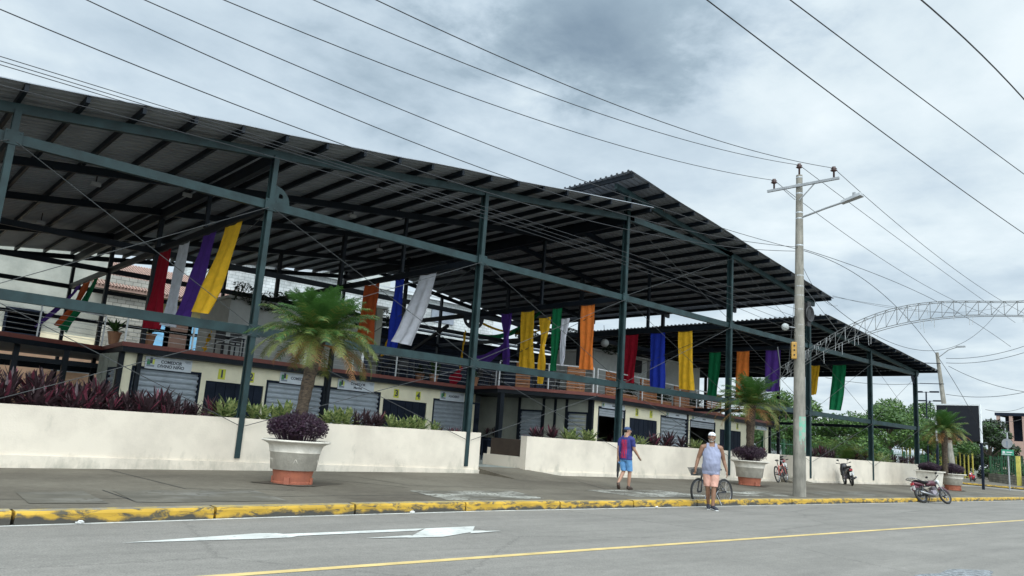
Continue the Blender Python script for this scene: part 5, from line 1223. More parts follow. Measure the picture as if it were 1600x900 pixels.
cw = thing('cream_building', 'low cream building seen through the passage between the stall blocks', 'building', (xb, 44, 0)); boxb(cw, 'wall', 'stall_cream', xb-9, xb+14, 44, 50, 0, 3.9)
a = ony(762, 648, 43.95); b = ony(782, 692, 43.95); boxb(cw, 'window', 'dark_inside', a.x, b.x, 43.9, 43.99, b.z, a.z)
boxb(cw, 'awning', 'galv_light', a.x-1, b.x+1, 43.0, 43.98, a.z+.1, a.z+.25)
pc = thing('peach_wall_building', 'peach painted ground floor wall under the left terrace, with a small zinc awning', 'building', (0, 40, 0))
boxb(pc, 'wall', 'peach', -12, ony(150, 590, 40).x+2, 40, 40.3, 0, 3.5)
a = ony(80, 563, 39.2); b = ony(143, 577, 39.2); m = MB(); m.hexa([(a.x, 38.9, a.z-.45), (b.x, 38.9, a.z-.45), (b.x, 39.98, a.z), (a.x, 39.98, a.z), (a.x, 38.9, a.z-.4), (b.x, 38.9, a.z-.4), (b.x, 39.98, a.z+.05), (a.x, 39.98, a.z+.05)]); build('awning', m, 'galv_light', pc)

sh_ = thing('market_shed', 'long low dark shed with a slatted front beyond the terrace, right of the white banner', 'shed', (ony(700, 600, 41).x, 41, 0))
xa = ony(592, 560, 41).x; xb2 = ony(930, 590, 41).x; zt3 = ony(700, 528, 41).z; m = MB()
for k in range(16): m.box(xa, xb2, 41, 41.12, zt3-.32*(k+1), zt3-.32*k-.07)
m.box(xa, xb2, 41.13, 42.8, 0, zt3); build('slatted_front', m, 'door_dark', sh_)
m = MB(); m.hexa([(xa-.3, 39.6, zt3-.1), (xb2+.3, 39.6, zt3-.1), (xb2+.3, 42.9, zt3+.5), (xa-.3, 42.9, zt3+.5), (xa-.3, 39.6, zt3), (xb2+.3, 39.6, zt3), (xb2+.3, 42.9, zt3+.6), (xa-.3, 42.9, zt3+.6)]); build('roof', m, 'green_steel_dark', sh_)
# ------------------------------------------------------------------ things on the roof terrace
def kiosk(label, x0, x1, Y, ytop, mat='kiosk_pale', depth=3):
    a = ony(x0, ytop, Y); b = ony(x1, ytop, Y); t = thing('kiosk', label, 'kiosk', (a.x, Y, FLOOR)); boxb(t, 'wall', mat, a.x, b.x, Y, Y+depth, FLOOR, a.z-.1); boxb(t, 'roof', 'kiosk_pale', a.x-.15, b.x+.15, Y-.15, Y+depth, a.z-.098, a.z); return t, a, b
k1, a, b = kiosk('big pale grey kiosk with a dark leafy fringe, behind the big palm', 362, 575, 28.3, 462)
random.seed(31); m = MB(); mm = MB()
for i in range(2600):
    u = random.random(); x = a.x+(b.x-a.x+1.4)*u; z = a.z+random.uniform(-.25, .45)+.12*math.sin(x*3); p = Vector((x, 28.1+random.uniform(-.2, .3), z)); s_ = random.uniform(.04, .09); e = Vector((random.gauss(0, 1), random.gauss(0, 1), random.gauss(0, 1))).normalized(); f = e.orthogonal().normalized()
    m.add([p-e*s_, p+f*s_*.5, p+e*s_, p-f*s_*.5], [(0, 1, 2, 3)])
tag(build('climbing_vine', m, 'leaf_dark'), 'dark leafy vine along the top of the big pale kiosk', 'vine', kind=None)
k2, a2_, b2_ = kiosk('pale kiosk with dark hatch behind the crimson banner', 928, 1012, 27.5, 545); m = MB(); p = ony(980, 560, 27.45); q = ony(1002, 575, 27.45); m.box(p.x, q.x, 27.4, 27.49, q.z-.3, p.z); build('hatch', m, 'dark_inside', k2)
k3, a3_, b3_ = kiosk('pale kiosk at the right end of the terrace, behind the yellow banner', 1040, 1094, 28.0, 562)
k4, a4_, b4_ = kiosk('narrow grey partition between the burnt orange and blue banners', 590, 600, 27.5, 478, 'stall_grey', .3)
# orange slatted screens along the rail
def u_rail(F, x, d): return F.at(x, 600, d)[0]
FRL = Face(Vector(A2)+Vector((0, .8, 0)), Vector(B2)+Vector((0, .8, 0)))
def screen(F, xa, xb, label, yref=600):
    u0 = F.at(xa, yref)[0]; u1 = F.at(xb, yref)[0]; v = F.pt(u0, 0, FLOOR); t = thing('slatted_screen', label, 'screen', tuple(v), 0, 'orange slatted wooden screens along the terrace'); m = MB()
    for k in range(9): m.box(u0, u1, 0, .025, FLOOR+.06+k*.118, FLOOR+.155+k*.118)
    m.xform(F.M()); build('slats', m, 'wood_orange', t); m = MB(); m.box(u0-.01, u0+.05, .026, .07, FLOOR, FLOOR+1.12); m.box(u1-.05, u1+.01, .026, .07, FLOOR, FLOOR+1.12); m.xform(F.M()); build('uprights', m, 'wood_orange', t)
for xa, xb, lab in [(948, 973, 'behind the thick post right of the boy'), (1002, 1027, 'between the crimson and blue banners'), (1055, 1078, 'under the yellow banner'), (1106, 1128, 'under the rightmost green banner of the terrace')]:
    screen(FRL, xa, xb, 'orange wooden slatted screen '+lab)
FRM = Face(Vector(C2a)+Vector((0, 1.2, 0)), Vector(A2)+Vector((0, 1.2, 0)))
for xa, xb, lab in [(806, 828, 'under the long straight yellow banner'), (886, 914, 'under the bright orange banner')]:
    screen(FRM, xa, xb, 'orange wooden slatted screen '+lab, 595)
def hedge(F, xa, xb, label, seed, yref=600, h=.95):
    random.seed(seed); u0 = F.at(xa, yref)[0]; u1 = F.at(xb, yref)[0]; v = F.pt(u0, 0, FLOOR); t = thing('box_hedge', label, 'hedge', tuple(v)); m = MB()
    for i in range(900):
        p = F.pt(random.uniform(u0, u1), random.uniform(.1, .4), FLOOR+.2+random.random()*(h-.2)); s_ = random.uniform(.04, .08); e = Vector((random.gauss(0, 1), random.gauss(0, 1), random.gauss(0, 1))).normalized(); f = e.orthogonal().normalized(); m.add([p-e*s_, p+f*s_*.5, p+e*s_, p-f*s_*.5], [(0, 1, 2, 3)])
    build('foliage', m, 'leaf_dark', t); m = MB(); m.box(u0, u1, .1, .4, FLOOR, FLOOR+.28); m.xform(F.M()); build('trough', m, 'wood_orange', t)
for i, (xa, xb, lab) in enumerate([(976, 1000, 'left of the blue banner'), (1030, 1053, 'right of the blue banner'), (1081, 1104, 'right of the yellow banner')]):
    hedge(FRL, xa, xb, 'dark leafy hedge in a wooden trough '+lab, i)
def chair(X, Y, rz, label, mat='box_black'):
    t = thing('cafe_chair', label, 'chair', (X, Y, FLOOR), rz, 'dark chairs and tables on the terrace')
    m = MB(); m.box(-.2, .2, -.2, .2, .43, .46); build('seat', m, mat, t, world=False); m = MB(); m.box(-.2, .2, .17, .2, .55, .88); build('backrest', m, mat, t, world=False)
    for sx_ in (-1, 1):
        for sy_ in (-1, 1): m = MB(); m.box(sx_*.18-.015, sx_*.18+.015, sy_*.18-.015, sy_*.18+.015, 0, .55 if sy_ > 0 else .43); build('leg', m, mat, t, world=False)
def table(X, Y, label, Z=None):
    t = thing('cafe_table', label, 'table', (X, Y, FLOOR if Z is None else Z)); m = MB(); m.box(-.4, .4, -.4, .4, .72, .75); build('table_top', m, 'door_dark', t, world=False)
    for sx_ in (-1, 1):
        for sy_ in (-1, 1): m = MB(); m.box(sx_*.36-.02, sx_*.36+.02, sy_*.36-.02, sy_*.36+.02, 0, .72); build('leg', m, 'door_dark', t, world=False)
for i, (x, Y, rz, lab) in enumerate([(345, 26.2, .3, 'dark chair just left of the first tall post'), (364, 26.4, -.4, 'dark chair beside the first tall post'), (600, 27, .5, 'dark chair under the blue banner'), (632, 27.2, -.5, 'dark chair under the white banner'), (655, 27.5, 1, 'dark chair near the potted fern'), (758, 26.5, .3, 'dark chair under the gathered purple cloth'),
        (843, 25.8, .4, 'dark chair under the knotted yellow banner'), (865, 26, -.4, 'dark chair under the green banner'), (880, 26.5, 1.2, 'dark chair left of the bright orange banner'), (775, 27, -1, 'dark chair near the end of the left railing')]):
    chair(ony(x, 560, Y).x, Y, rz, lab)
for x, Y, lab in [(355, 27, 'dark table between two chairs left of the first tall post'), (618, 27.8, 'dark table under the blue banner'), (855, 26.8, 'dark table between the knotted yellow and green banners'), (768, 27.5, 'dark table at the end of the left railing')]:
    table(ony(x, 560, Y).x, Y, lab)
def potted(x, Y, label, mat, seed, s=1, kind='plant'):
    X = ony(x, 540, Y).x; t = thing('potted_plant', label, 'potted plant', (X, Y, FLOOR)); m = MB(); m.lathe([(.0, 0), (.13, 0), (.2, .36), (.22, .36), (.22, .4), (.17, .38)], 16, cap=False); build('pot', m, 'terracotta_pot', t, world=False)
    random.seed(seed); lv, st = rosette(seed, [mat], n=18, ln=.4*s, w=.035*s, h=.15); lv.xform(Matrix.Translation((0, 0, .32))); build('leaves', lv, None, t, world=False)
potted(231, 25.6, 'terracotta pot under the dark red banner', 'leaf_dark', 3, 1.0); potted(176, 26.6, 'dark shrub beside the second white rail section at left', 'leaf_green', 4, 1.5); potted(745, 25.9, 'terracotta pot at the right end of the left terrace', 'leaf_green', 5, 1.0); potted(682, 27.0, 'leafy green potted fern under the white banner', 'leaf_green', 6, 1.9); potted(660, 27.6, 'darker potted plant left of the leafy fern', 'leaf_dark', 7, 1.6)
# hanging garlands
m = MB(); random.seed(8)
for i in range(1500):
    x = random.uniform(805, 905); y = 520+7*math.sin(x*.09)+random.uniform(0, 14)*random.random(); p = ony(x, y, 30.5); s_ = .07; e = Vector((random.gauss(0, 1), random.gauss(0, 1), random.gauss(0, 1))).normalized(); f = e.orthogonal().normalized(); m.add([p-e*s_, p+f*s_*.5, p+e*s_, p-f*s_*.5], [(0, 1, 2, 3)])
tag(build('leaf_garland', m, 'leaf_dark'), 'dark leafy garland strung behind the green and orange banners', 'garland')
m = MB()
for i in range(1200):
    x = random.uniform(940, 1080); y = 541+5*math.sin(x*.12)+random.uniform(-6, 8); p = ony(x, y, 27.0); s_ = .07; e = Vector((random.gauss(0, 1), random.gauss(0, 1), random.gauss(0, 1))).normalized(); f = e.orthogonal().normalized(); m.add([p-e*s_, p+f*s_*.5, p+e*s_, p-f*s_*.5], [(0, 1, 2, 3)])
tag(build('leaf_garland', m, 'leaf_dark'), 'dark leafy garland along the kiosk tops behind the crimson and blue banners', 'garland')
gl = thing('globe_lamp', 'white globe lamp hung beside the post left of the crimson banner', 'lamp', tuple(ony(945, 536, 25.0))); m = MB(); m.ball((0, 0, 0), .2, n=18, m=12); build('globe', m, 'bulb_white', gl, world=False, smooth=True); m = MB(); m.tube([(0, 0, .2), (.1, .2, .9)], .012, 5); build('hanger', m, 'box_black', gl, world=False)
# ceiling spotlights
for i, (x, y) in enumerate([(150, 286), (293, 303), (64, 346), (551, 336), (623, 338), (593, 389), (832, 411)]):
    p = hit(x, y, (20.3, 0, 9.1), (.125, 0, -1)) if False else hit(x, y, (20.3, 0, 9.15), (.125, 0, -1)); t = thing('spotlight', '%s small floodlight under the long roof, counted from the left' % ordinal(i), 'floodlight', tuple(p), 0, 'small floodlights under the roof'); m = MB(); m.box(-.12, .12, -.05, .05, -.08, .02); build('housing', m, 'lamp_grey', t, world=False); m = MB(); m.beam((0, 0, .02), (0, 0, .28), .03, .03); build('bracket', m, 'box_black', t, world=False)
# ground floor: tables in the passage, flower row
for x, Y, lab in [(775, 21.5, 'long dark table under the passage, nearer one'), (800, 23.5, 'dark table further back in the passage')]:
    table(ony(x, 700, Y).x, Y, lab, .42)
line_plants([763, 775, 788, 800, 812], 'p', 'in the trough at the back of the passage', Y=26.5, sc=.6, top=1.2)
m = MB(); m.box(ony(757, 690, 26.5).x, ony(818, 690, 26.5).x, 26.3, 27, .42, 1.2); tag(build('flower_trough', m, 'door_dark'), 'dark trough of plants at the back of the passage', 'planter')
random.seed(4)
for i, (x, y, lab) in enumerate([(124, 819, 'white scrap lying in the gutter at the left end of the kerb'), (644, 802, 'white scrap in the gutter below the ramp'), (1026, 794, 'tiny white scrap in the gutter left of the bicycle')]):
    p = onz(x, y, 0); m = MB(); m.ball((0, 0, .018), .045, .03, .02, 9, 6); m.v = [v*random.uniform(.7, 1.3) for v in m.v]
    o = build('litter', m, 'shoe_white'); o.location = (p.x, p.y, .004); tag(o, lab, 'litter')

# ------------------------------------------------------------------ people
def remeshed(mb, voxel, it=6):
    me = mb.mesh('tmp', 'skin_tan'); o = bpy.data.objects.new('tmp', me); C.objects.link(o)
    r = o.modifiers.new('r', 'REMESH'); r.mode = 'VOXEL'; r.voxel_size = voxel; s = o.modifiers.new('s', 'SMOOTH'); s.factor = .5; s.iterations = it
    dg = bpy.context.evaluated_depsgraph_get(); out = bpy.data.meshes.new_from_object(o.evaluated_get(dg)); bpy.data.objects.remove(o)
    out.materials.clear(); out.polygons.foreach_set('use_smooth', [True]*len(out.polygons)); return out
def limb(m, pts, rs):
    m.tube(pts, rs, 12, up=(0, 1, 0))
    for p, r_ in zip(pts, rs):
        rr = r_ if not isinstance(r_, tuple) else r_[0]; m.ball(p, rr*.99, rr*.99, rr*.99, 10, 8)
def hand(m, wrist, d, side, grip=False, sc=1.0):
    """palm plus four unequal bent fingers and a thumb; d: direction the hand points, side: thumb direction"""
    w = Vector(wrist); d = Vector(d).normalized(); t = Vector(side).normalized(); n = d.cross(t).normalized()
    rot = Matrix((t, n, d)).transposed()
    m.ball(w+d*.05*sc, .042*sc, .018*sc, .058*sc, 12, 8, rot=rot)
    for k, (o_, ln) in enumerate(((.028, .072), (.010, .080), (-.010, .074), (-.027, .058))):
        b = w+d*.085*sc+t*o_*sc; bend = (1.3 if grip else .35)+.06*k
        p1 = b+(d*math.cos(bend*.3)+n*math.sin(bend*.3))*ln*.45*sc; p2 = p1+(d*math.cos(bend)+n*math.sin(bend))*ln*.35*sc; p3 = p2+(d*math.cos(bend*1.5)+n*math.sin(bend*1.5))*ln*.25*sc
        m.tube([b, p1, p2, p3], [.010*sc, .0092*sc, .0085*sc, .007*sc], 8)
    b = w+d*.03*sc+t*.028*sc; p1 = b+(t*.75+d*.65+n*.15).normalized()*.034*sc; p2 = p1+(t*.25+d+n*.35).normalized()*.03*sc
    m.tube([b, p1, p2], [.012*sc, .011*sc, .008*sc], 8)
def person(label, loc, rz, H, pose, skin, clothes, voxel=.0085, hair=None, cap=None, beard=False, girth=1.0, turn=0., tilt=0., objs=None):
    t = thing('person', label, 'person', loc, rz)
    k = H/1.72; m = MB(); g = girth
    T = pose.get('torso', 0)
    secs = [(.80, .125*g, .10*g, .0), (.86, .165*g, .115*g, .0), (.92, .172*g, .125*g, -.008), (1.0, .160*g, .128*g*g, -.02*g), (1.08, .158*g, .125*g*g, -.022*g), (1.18, .168*g, .118*g, -.012), (1.27, .176, .112, -.005), (1.35, .165, .095, .0), (1.40, .13, .075, .005), (1.435, .07, .06, .01)]
    def tx(p): return (p[0], p[1]-T*(p[2]-.85), p[2])
    m.tube([tx((0, y, z)) for z, a, b, y in secs], [(a, b) for z, a, b, y in secs], 24, up=(0, 1, 0))
    m.ball(tx((0, .0, .82)), .15*g, .11*g, .08, 16, 10)
    hc = Vector(tx((0, -.015, 1.575)))
    m.tube([tx((0, .01, 1.40)), tx((0, .0, 1.50)), hc+Vector((0, .01, -.03))], [.062, .056, .058], 14, up=(0, 1, 0))
    hr = Matrix.Rotation(turn, 3, 'Z') @ Matrix.Rotation(tilt, 3, 'X')
    def hp(x, y, z): return hc+hr @ Vector((x, y, z))
    m.ball(hp(0, .012, .03), .074, .092, .088, 18, 14, rot=hr); m.ball(hp(0, -.018, -.035), .058, .068, .078, 16, 12, rot=hr); m.ball(hp(0, -.055, -.085), .03, .03, .022, 10, 8, rot=hr)
    m.tube([hp(0, -.086, .02), hp(0, -.104, -.012), hp(0, -.108, -.03)], [.009, .013, .015], 8)
    for s_ in (-1, 1): m.ball(hp(s_*.076, .012, -.005), .010, .018, .030, 10, 8, rot=hr); m.ball(hp(s_*.035, -.068, -.02), .02, .014, .016, 8, 6, rot=hr)
    m.ball(hp(0, -.082, -.052), .024, .012, .010, 10, 6, rot=hr); m.ball(hp(0, -.080, .028), .05, .014, .010, 10, 6, rot=hr)
    for s_, key in ((-1, 'R'), (1, 'L')):
        sh, el, wr = [Vector(tx(p)) if i == 0 else Vector(p) for i, p in enumerate(pose['arm'+key])]
        limb(m, [Vector(tx((s_*.12, 0, 1.36))), sh, sh.lerp(el, .45), el, el.lerp(wr, .35), wr], [.065, .064, .055*g**.5, .043, .041, .029])
        hd = pose['hand'+key]; hand(m, wr, hd[0], hd[1], hd[2] if len(hd) > 2 else False)
        hp_, kn, an, toe = [Vector(p) for p in pose['leg'+key]]
        limb(m, [hp_, hp_.lerp(kn, .5), kn, kn.lerp(an, .35), an], [.088*g**.4, .074*g**.4, .053, .052, .034])
        m.tube([an+Vector((0, .03, -.03)), an.lerp(toe, .5)+Vector((0, 0, -.01)), toe], [.034, .036, .026], 10, up=(0, 0, 1))
    m.xform(Matrix.Scale(k, 4)); me = remeshed(m, voxel); me.materials.append(MATS[skin])
    body = link('body', me, t, False)
    vs = [v.co.copy()/k for v in me.vertices]; nr = [v.normal.copy() for v in me.vertices]
    for nm, mat, pred, off, extra in clothes:
        mb = MB(); idx = {}
        for p in me.polygons:
            c = sum((vs[i] for i in p.vertices), Vector())/len(p.vertices)
            if not pred(c): continue
            f = []
            for i in p.vertices:
                if i not in idx:
                    idx[i] = len(mb.v); q = vs[i]; w = noise.noise(q*7)*.012+noise.noise(Vector((q.x*20+q.z*8, q.y*20, q.z*9)))*.010
                    mb.v.append((q+nr[i]*(off(q)+w))*k)
                f.append(idx[i])
            mb.f.append(f); mb.m.append(mb.mi(mat(c) if callable(mat) else mat))
        o = build(nm, mb, None, t, world=False, smooth=True)
        sm = o.modifiers.new('s', 'SMOOTH'); sm.factor = .5; sm.iterations = 4
        so_ = o.modifiers.new('t', 'SOLIDIFY'); so_.thickness = .008; so_.offset = -1
    # face
    e = MB()
    for s_ in (-1, 1):
        e.ball(hp(s_*.029, -.083, .006)*k, .009, .006, .005, 8, 6, 'shoe_white'); e.ball(hp(s_*.029, -.088, .006)*k, .0045, .003, .0045, 8, 6, 'hair_black')
        e.tube([hp(s_*.014, -.095, .026)*k, hp(s_*.032, -.094, .030)*k, hp(s_*.046, -.082, .024)*k], .0035, 5, hair or 'hair_black')
    e.tube([hp(-.022, -.092, -.052)*k, hp(0, -.097, -.054)*k, hp(.022, -.092, -.052)*k], .0035, 5, 'leaf_plum'); build('face_features', e, None, t, world=False)
    if beard:
        b = MB(); b.ball(hp(0, -.066, -.092)*k, .030*k, .022*k, .022*k, 12, 8, rot=hr); b.tube([hp(-.034, -.084, -.045)*k, hp(0, -.103, -.040)*k, hp(.034, -.084, -.045)*k], .008, 6)
        for s_ in (-1, 1): b.tube([hp(s_*.066, -.025, -.05)*k, hp(s_*.056, -.048, -.075)*k, hp(s_*.03, -.072, -.098)*k], .008, 6)
        build('beard', b, beard, t, world=False, smooth=True)
    if hair:
        b = MB(); b.ball(hp(0, .026, .018)*k, .079*k, .090*k, .078*k, 18, 12, rot=hr); build('hair', b, hair, t, world=False, smooth=True)
    if cap:
        b = MB(); V = []; n = 20; q_ = 8
        for i in range(q_+1):
            a = PI/2*i/q_
            for j in range(n): u = 2*PI*j/n; V.append(hp(.083*math.cos(u)*math.cos(a), .012+.101*math.sin(u)*math.cos(a), .038+.078*math.sin(a)**.9)*k)
        b.add(V, [(i*n+j, i*n+(j+1) % n, (i+1)*n+(j+1) % n, (i+1)*n+j) for i in range(q_) for j in range(n)])
        dr = cap[1]; P = []
        for i in range(9):
            u = -1.0+2*i/8; P.append(hp(.072*math.sin(u), .012+dr*(.092*math.cos(u*.8)), .040)*k)
        for i in range(9):
            u = -1.0+2*i/8; P.append(hp(.066*math.sin(u), .012+dr*(.092+.075*math.cos(u)), .026)*k)
        b.add(P+[p+Vector((0, 0, .006)) for p in P], [(i, i+1, 10+i, 9+i) for i in range(8)]+[(18+i, 27+i, 28+i, 19+i) for i in range(8)]+[(9+i, 10+i, 28+i, 27+i) for i in range(8)])
        if dr > 0: b.tube([hp(-.035, -.089, .05)*k, hp(0, -.088, .075)*k, hp(.035, -.089, .05)*k], .004, 5)
        build('cap', b, cap[0], t, world=False, smooth=True)
    # shoes
    for key in 'RL':
        hp_, kn, an, toe = [Vector(p)*k for p in pose['leg'+key]]; d = (toe-an); d.normalize(); b = MB(); heel = an-d*.045+Vector((0, .0, -.035)); 
        fl = Vector((d.x, d.y, d.z))
        b.tube([heel, an+Vector((0, 0, -.028))+d*.02, an.lerp(toe, .55)+Vector((0, 0, -.012)), toe+d*.01, toe+d*.035], [(.034, .045), (.040, .052), (.046, .042), (.045, .030), (.022, .018)], 14, clothes_shoe(label), up=(0, 0, 1))
        b.tube([heel+Vector((0, 0, -.036)), an.lerp(toe, .5)+Vector((0, 0, -.044)), toe+d*.04+Vector((0, 0, -.018))], [(.042, .010), (.050, .010), (.036, .010)], 12, 'shoe_white' if 'white cap' in label else clothes_shoe(label), up=(0, 0, 1))
        build('shoe', b, None, t, world=False, smooth=True)
    return t, k, hp
def clothes_shoe(l): return 'shoe_navy' if 'white cap' in l else 'shoe_brown'

mp = onz(1110, 796, 0)
man_pose = dict(armR=[(-.195, 0, 1.34), (-.285, .04, 1.09), (-.345, -.03, .86)], armL=[(.195, 0, 1.34), (.275, .05, 1.08), (.335, -.02, .86)], handR=[(-.1, -.25, -1), (.35, -1, -.1), True], handL=[(.1, -.2, -1), (-.35, -1, -.1)],
    legR=[(-.085, 0, .84), (-.065, -.01, .47), (-.035, .14, .10), (-.04, -.02, .03)], legL=[(.085, 0, .84), (.055, -.10, .47), (.035, -.14, .085), (.10, -.28, .035)], torso=-.02)
tank = lambda c: .76 < c.z < 1.43 and (abs(c.x) < .21 if c.z < 1.2 else abs(c.x) < .205-.35*(c.z-1.2) if c.z < 1.33 else .055 < abs(c.x) < .115 or (c.z < 1.36 and abs(c.x) < .12)) and not (c.z < .90 and abs(c.x) > .185)
shorts_m = lambda c: .50 < c.z < .90 and abs(c.x) < .215
person('man in a white cap, lavender tank top and peach shorts stepping onto the road', (mp.x, mp.y, .0), R(-50), 1.80, man_pose, 'skin_tan',
       [('shorts', 'shorts_peach', shorts_m, lambda q: .016+.045*max(0, .75-q.z), 0), ('tank_top', 'shirt_lavender', tank, lambda q: .016+.04*max(0, .98-q.z), 0)], beard='hair_grey', cap=('cap_white', 1), girth=1.12, turn=R(-12), voxel=.0075)
bp_ = onz(976, 764, .2)
bz = SZ(bp_.x, bp_.y)
boy_pose = dict(armR=[(-.17, 0, 1.33), (-.23, -.04, 1.08), (-.27, -.22, .90)], armL=[(.17, 0, 1.33), (.215, .05, 1.06), (.22, .03, .82)], handR=[(-.1, -.6, -.7), (1, -.2, 0)], handL=[(0, 0, -1), (-.2, -1, 0), True],
    legR=[(-.08, 0, .84), (-.08, -.10, .46), (-.06, -.10, .085), (-.06, -.25, .035)], legL=[(.08, 0, .84), (.07, -.02, .47), (.05, .27, .18), (.05, .23, .04)], torso=.03)
tee = lambda c: (.80 < c.z < 1.425 and (abs(c.x) < .195 if c.z < 1.16 else abs(c.x) < .30)) and not (c.z > 1.40 and abs(c.x) < .06)
def tee_mat(c):
    return 'shirt_crimson' if (abs(c.x-.02) < .085 and c.y > -.02 and .84 < c.z < 1.33 and (int((c.x+1)*60) % 3 != 0)) else 'shirt_navy'
bt, bk, bhp = person('boy in a navy and crimson football shirt, blue shorts and navy cap seen from behind', (bp_.x, bp_.y, bz), R(100), 1.64, boy_pose, 'skin_light',
       [('shorts', 'shorts_blue', lambda c: .50 < c.z < .86 and abs(c.x) < .19, lambda q: .016+.05*max(0, .75-q.z), 0), ('shirt', tee_mat, tee, lambda q: .018+.03*max(0, 1.0-q.z), 0)], hair='hair_black', cap=('cap_navy', -1), girth=.95, turn=R(-48), voxel=.0075)
text_mesh('10', .17, 'shirt_navy', 'lettering', bt, bt.matrix_world if False else Matrix.Translation(bt.location) @ Matrix.Rotation(R(100), 4, 'Z') @ Matrix.Translation((.01, .155, 1.10)) @ Matrix.Rotation(PI, 4, 'Z') @ Matrix.Rotation(PI/2, 4, 'X'), bold=.006) if False else None
m = MB(); m.box(-.05, .05, .128, .136, .88, .92)
wr = Vector((.22, .0, .72))*bk; um = thing('umbrella', 'short folded black umbrella with a pale blue grip in the left hand of the boy', 'umbrella', (bp_.x, bp_.y, bz), R(100))
m = MB(); m.tube([wr+Vector((0, .01, -.02)), wr+Vector((0, .02, -.10)), wr+Vector((0, .03, -.36)), wr+Vector((0, .03, -.40))], [.022, .030, .026, .014], 10); build('folded_canopy', m, 'umbrella_black', um, world=False, smooth=True)
m = MB(); m.tube([wr+Vector((0, 0, .06)), wr+Vector((0, .01, -.03))], [.016, .024], 10); m.ball(wr+Vector((0, -.01, -.04)), .035, .035, .03); build('grip', m, 'shorts_blue', um, world=False, smooth=True)
# people on and under the terrace
idle = dict(armR=[(-.18, 0, 1.33), (-.23, .02, 1.08), (-.14, -.18, .98)], armL=[(.18, 0, 1.33), (.23, .02, 1.08), (.14, -.18, .98)], handR=[(.5, -.8, 0), (0, 0, 1)], handL=[(-.5, -.8, 0), (0, 0, 1)],
    legR=[(-.085, 0, .84), (-.085, -.01, .46), (-.085, .02, .08), (-.09, -.13, .035)], legL=[(.085, 0, .84), (.085, -.01, .46), (.085, .02, .08), (.09, -.13, .035)])
tee2 = lambda c: (.82 < c.z < 1.42 and (abs(c.x) < .185 if c.z < 1.15 else abs(c.x) < .28))
for x, y, Y, H_, rz, shirt, lab, z in [(956, 560, 24.6, 1.6, -.5, 'cloth_red', 'person in a red shirt standing on the terrace behind the first orange screen', FLOOR), (958, 660, 24.6, 1.6, -.9, 'moto_red', 'person in a dark red top inside the half-open counter', .42), (1108, 670, 26.2, 1.55, -.8, 'wood_orange', 'person in an orange brown top inside the counter behind the man', .42)]:
    q = ony(x, y, Y)
    person(lab, (q.x, q.y, z if z != FLOOR else z-.25), rz, H_, idle, 'skin_tan', [('shirt', shirt, tee2, lambda q: .014, 0), ('trousers', 'shoe_navy', lambda c: .1 < c.z < .86 and abs(c.x) < .19, lambda q: .014, 0)], voxel=.016, hair='hair_black')

